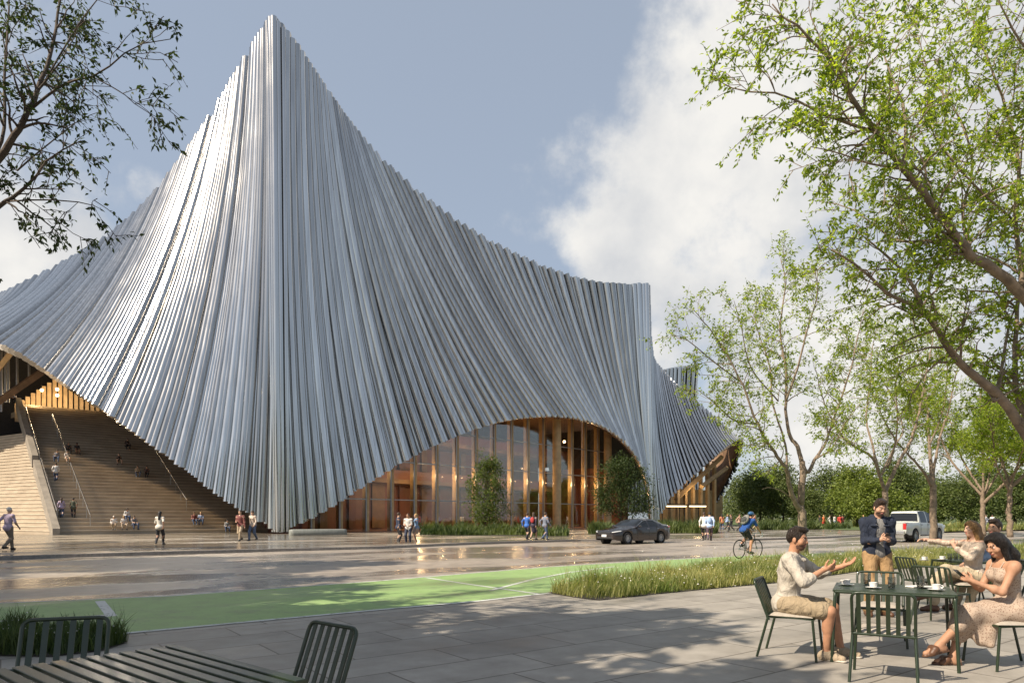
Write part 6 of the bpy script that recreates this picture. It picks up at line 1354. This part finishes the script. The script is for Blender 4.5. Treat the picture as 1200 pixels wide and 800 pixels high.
# pickup ----------------------------------------------------------------
tp_=empty('pickup_truck',(0,0,0),0,'pale grey pickup truck with lit red tail lamp parked behind the straight pale tree','truck')
Lp=5.6; hd=unit(np.array((.80,.60))); rear=gat(1062,40.6,.004); rr=np.array(rear[:2])
org=rr+hd*Lp+np.array((hd[1],-hd[0]))*-.95   # nose; x of the model runs from nose to tail
tp_.location=(org[0],org[1],.004); tp_.rotation_euler=(0,0,math.atan2(-hd[1],-hd[0]))
xs=sorted(set(list(np.linspace(0,Lp,64))+[1.0+d for d in(-.46,-.44,.44,.46)]+[4.35+d for d in(-.46,-.44,.44,.46)]+[3.72,3.74,3.80,3.82]))
topz=lambda x:I(x,[0,.05,.2,1.2,1.5,2.1,2.5,3.2,3.70,3.80,3.86,5.55,5.6],[.95,1.06,1.13,1.19,1.22,1.78,1.90,1.91,1.88,1.30,1.20,1.20,1.18])
loft(tp_,xs,lambda x:I(x,[0,.15,.6,5.4,5.6],[.82,.93,.985,.985,.96]),lambda x:I(x,[0,.3,5.2,5.6],[.5,.44,.44,.55]),lambda x:I(x,[0,.3,1.4,3.8,5.6],[.92,1.06,1.16,1.19,1.17]),topz,
 lambda x:I(x,[0,.2,1.4,1.6,2.4,3.7,3.86,5.6],[.74,.86,.88,.86,.74,.745,.90,.90]),lambda x:(1.72<x<2.66) or (2.76<x<3.62),lambda x:1.55<x<2.3,lambda x:3.71<x<3.815,[(1.0,.40),(4.35,.40)],.46,paint('pale_grey_paint',(.46,.47,.43),.1,.35))
for wx in (1.0,4.35):
    for sy in(-1,1):
        wheel(tp_,(wx,sy*.86,.40),.40,.27)
        mb=MB(); mb.lathe([(.46,-.15),(.46,.11)],(wx,sy*.83,.42),24,0,((1,0,0),(0,0,1),(0,1,0))); mb.lathe([(0,-.14*sy),(.46,-.14*sy)],(wx,sy*.83,.42),24,0,((1,0,0),(0,0,1),(0,1,0))); mb.build('wheel_arch',M_blkp,tp_,50)
for sy in(-1,1):
    mb=MB(); mb.box((5.57,sy*.86,.96),(.10,.19,.36)); mb.build('tail_light',M_tail,tp_,0,bevel=.02)
    mb=MB(); mb.box((.10,sy*.78,.92),(.2,.30,.18)); mb.build('headlight',M_lens,tp_,0,bevel=.03)
    mb=MB(); mb.box((1.86,sy*1.10,1.24),(.10,.18,.24)); mb.tube([(1.86,sy*.95,1.2),(1.86,sy*1.05,1.2)],.03,6); mb.build('wing_mirror',M_blkp,tp_,0,bevel=.03)
    for hx in (2.56,3.48):
        mb=MB(); mb.tube([(hx,sy*.985,1.05),(hx+.2,sy*.985,1.05)],.018,6); mb.build('door_handle',M_blkp,tp_,60)
    for dx in (1.72,2.71,3.68):
        mb=MB(); mb.tube([(dx,sy*.975,.5),(dx,sy*.992,.8),(dx,sy*.97,1.14)],.007,4); mb.build('door_seam',M_blkp,tp_,60)
    mb=MB(); mb.box((2.7,sy*.97,.40),(1.9,.12,.06)); mb.build('side_step',M_blkp,tp_,0,bevel=.01)
mb=MB(); mb.box((5.66,0,.58),(.16,1.8,.20)); mb.build('rear_bumper',M_chr,tp_,0,bevel=.03)
mb=MB(); mb.box((5.605,0,.93),(.02,1.48,.44)); mb.build('tailgate',MATS['pale_grey_paint'],tp_,0,bevel=.008)
mb=MB(); mb.box((5.625,0,.98),(.02,.22,.05)); mb.build('tailgate_handle',M_blkp,tp_,0)
mb=MB(); mb.box((5.745,0,.60),(.012,.34,.14)); mb.build('number_plate',MATS['plate_white'],tp_,0)
mb=MB(); mb.box((-.01,0,.86),(.06,1.2,.32)); mb.build('grille',M_blkp,tp_,0,bevel=.02)
# bicycle and rider -----------------------------------------------------
BP=np.array((8.68,25.1)); bh=unit(np.array((.83,.56))); ba=math.atan2(bh[1],bh[0])-PI/2
bi=empty('bicycle',(BP[0],BP[1],.010),ba,'road bicycle with dropped handlebars ridden by the man in the blue jersey','bicycle')
R_=.338; M_bf=mat('dark_bike_frame',(.04,.045,.05),.3,coat=.6); M_tp=mat('bar_tape',(.6,.6,.58),.7)
ay=((0,1,0),(0,0,1),(1,0,0))
for yy in (-.5,.5):
    mb=MB(); mb.tube([(0,yy+R_*math.cos(a),R_+R_*math.sin(a)) for a in np.linspace(0,2*PI,40,endpoint=False)],.014,6,closed=True); w_=mb.build('wheel',M_rub,bi,180)
    mb=MB(); mb.tube([(0,yy+(R_-.02)*math.cos(a),R_+(R_-.02)*math.sin(a)) for a in np.linspace(0,2*PI,40,endpoint=False)],.010,6,closed=True); mb.build('rim',M_blkp,w_,180)
    mb=MB()
    for i in range(20):
        a=2*PI*i/20; mb.tube([((.02 if i%2 else -.02),yy,R_),(0,yy+(R_-.02)*math.cos(a),R_+(R_-.02)*math.sin(a))],.0016,3)
    mb.build('spokes',M_rim,w_,180); mb=MB(); mb.tube([(-.04,yy,R_),(.04,yy,R_)],.02,8); mb.build('hub',M_rim,w_,60)
bb=(0,-.07,.28); st=(0,-.20,.80); htop=(0,.36,.84); hlo=(0,.385,.72)
mb=MB()
for a,b,r in ((bb,st,.017),(st,htop,.016),(bb,hlo,.019),(hlo,htop,.019),(hlo,(0,.5,R_),.013),(bb,(0,-.5,R_),.010),((0,-.19,.76),(0,-.5,R_),.009),(st,(0,-.225,.90),.014)): mb.tube([a,b],r,8)
mb.build('frame',M_bf,bi,60)
mb=MB(); mb.tube([(0,-.36,.945),(0,-.24,.955),(0,-.10,.945)],[.06,.045,.018],10,flat=.4); mb.build('saddle',M_blkp,bi,180)
mb=MB(); mb.tube([htop,(0,.38,.90),(0,.46,.91)],.014,8)
for sx in(-1,1): mb.tube(rounded([(0,.46,.91),(sx*.2,.46,.91),(sx*.205,.56,.90),(sx*.21,.56,.79),(sx*.215,.44,.78)],.04),.014,8)
mb.build('handlebar',M_tp,bi,60)
mb=MB(); mb.lathe([(.03,-.004),(.095,-.004),(.095,.004),(.03,.004)],(.05,bb[1],bb[2]),24,0,ay)
for s,a in ((1,-.9),(-1,PI-.9)):
    e_=(s*.07,bb[1]+.17*math.cos(a),bb[2]+.17*math.sin(a)); mb.tube([(s*.06,bb[1],bb[2]),e_],.010,6); mb.box((s*.12,e_[1],e_[2]),(.10,.07,.02))
mb.build('crankset',M_rim,bi,50)
pr_=(.12,bb[1]+.17*math.cos(-.9),bb[2]+.17*math.sin(-.9)); pl_=(-.12,bb[1]+.17*math.cos(PI-.9),bb[2]+.17*math.sin(PI-.9))
f=Fig((0,-.23,1.03),lean=40,hyaw=0,hpitch=8,hands={'R':(.20,.44,.955),'L':(-.20,.44,.955)},elbows={'R':(.6,-.5,-1),'L':(-.6,-.5,-1)},feet={'R':(pr_[0],pr_[1]-.07,pr_[2]+.10),'L':(pl_[0],pl_[1]-.07,pl_[2]+.10)},knees={'R':(.1,1,.4),'L':(-.1,1,.4)})
M_jer=fabric('blue_jersey',(.015,.07,.26)); M_bib=fabric('black_cycling_shorts',(.014,.014,.017))
cyp=big_person('person','cyclist in a blue jersey, black shorts and blue helmet riding along the green lane',(BP[0],BP[1],.010),tuple(bh),f,(.42,.22,.135),
 [('jersey',f.torso(.014)[1:]+f.arm('R',.016,0,0,.75)+f.arm('L',.016,0,0,.75)+[ell(f.pel+f.u*.06,(.168,.12,.10),f.T.T,.04)],M_jer,dict(wr=.004)),
  ('shorts',[ell(f.pel,(.18,.135,.135),f.T.T,.05)]+f.leg('R',.010,0,.82)+f.leg('L',.010,0,.82),M_bib,{}),('hair',f.hair('short',.010),hairtex('dark_brown_hair',(.045,.024,.013)),dict(sm=1))]+shoes(f,M_blkp,.010),
 {'R':dict(curl=1.2,n=(-1,0,-.3)),'L':dict(curl=1.2,n=(1,0,-.3))},vox=.011,scale=1.0)
def wear(nm,label,cat,fobj,prims,m,vox=.011):
    V,Fq,lab=sdf_mesh(prims,vox); o=mesh_np(nm,V,Fq,m,None,True,np.clip(lab,0,len(m)-1) if isinstance(m,list) else None); o.location=fobj.location; o.rotation_euler=fobj.rotation_euler; return tag(o,label,cat)
H=f.H;c=f.head
wear('helmet','blue bicycle helmet on the cyclist\'s head','helmet',cyp,[ell(c+H[:,2]*.055-H[:,1]*.012,(.098,.135,.085),H.T,.02),ell(c+H[:,2]*.0+H[:,1]*.0,(.085,.10,.09),H.T,.01,0,'s'),ell(c-H[:,2]*.06+H[:,1]*.06,(.14,.12,.08),H.T,.01,0,'s')],mat('blue_helmet_shell',(.03,.10,.22),.3,coat=.5))
wear('backpack','grey and dark backpack on the cyclist\'s back','backpack',cyp,[ell(f.chest-f.fw*.20-f.u*.02,(.145,.095,.215),f.TS.T,.03,0),ell(f.chest-f.fw*.27-f.u*.07,(.11,.055,.12),f.TS.T,.03,1)]+[cap(f.neck-f.u*.03+f.rt*s*.09-f.fw*.03,f.chest+f.fw*.115+f.rt*s*.11,.018,.016,.01,1) for s in(-1,1)],[fabric('grey_pack_cloth',(.21,.20,.18)),fabric('dark_pack_cloth',(.05,.052,.05))])
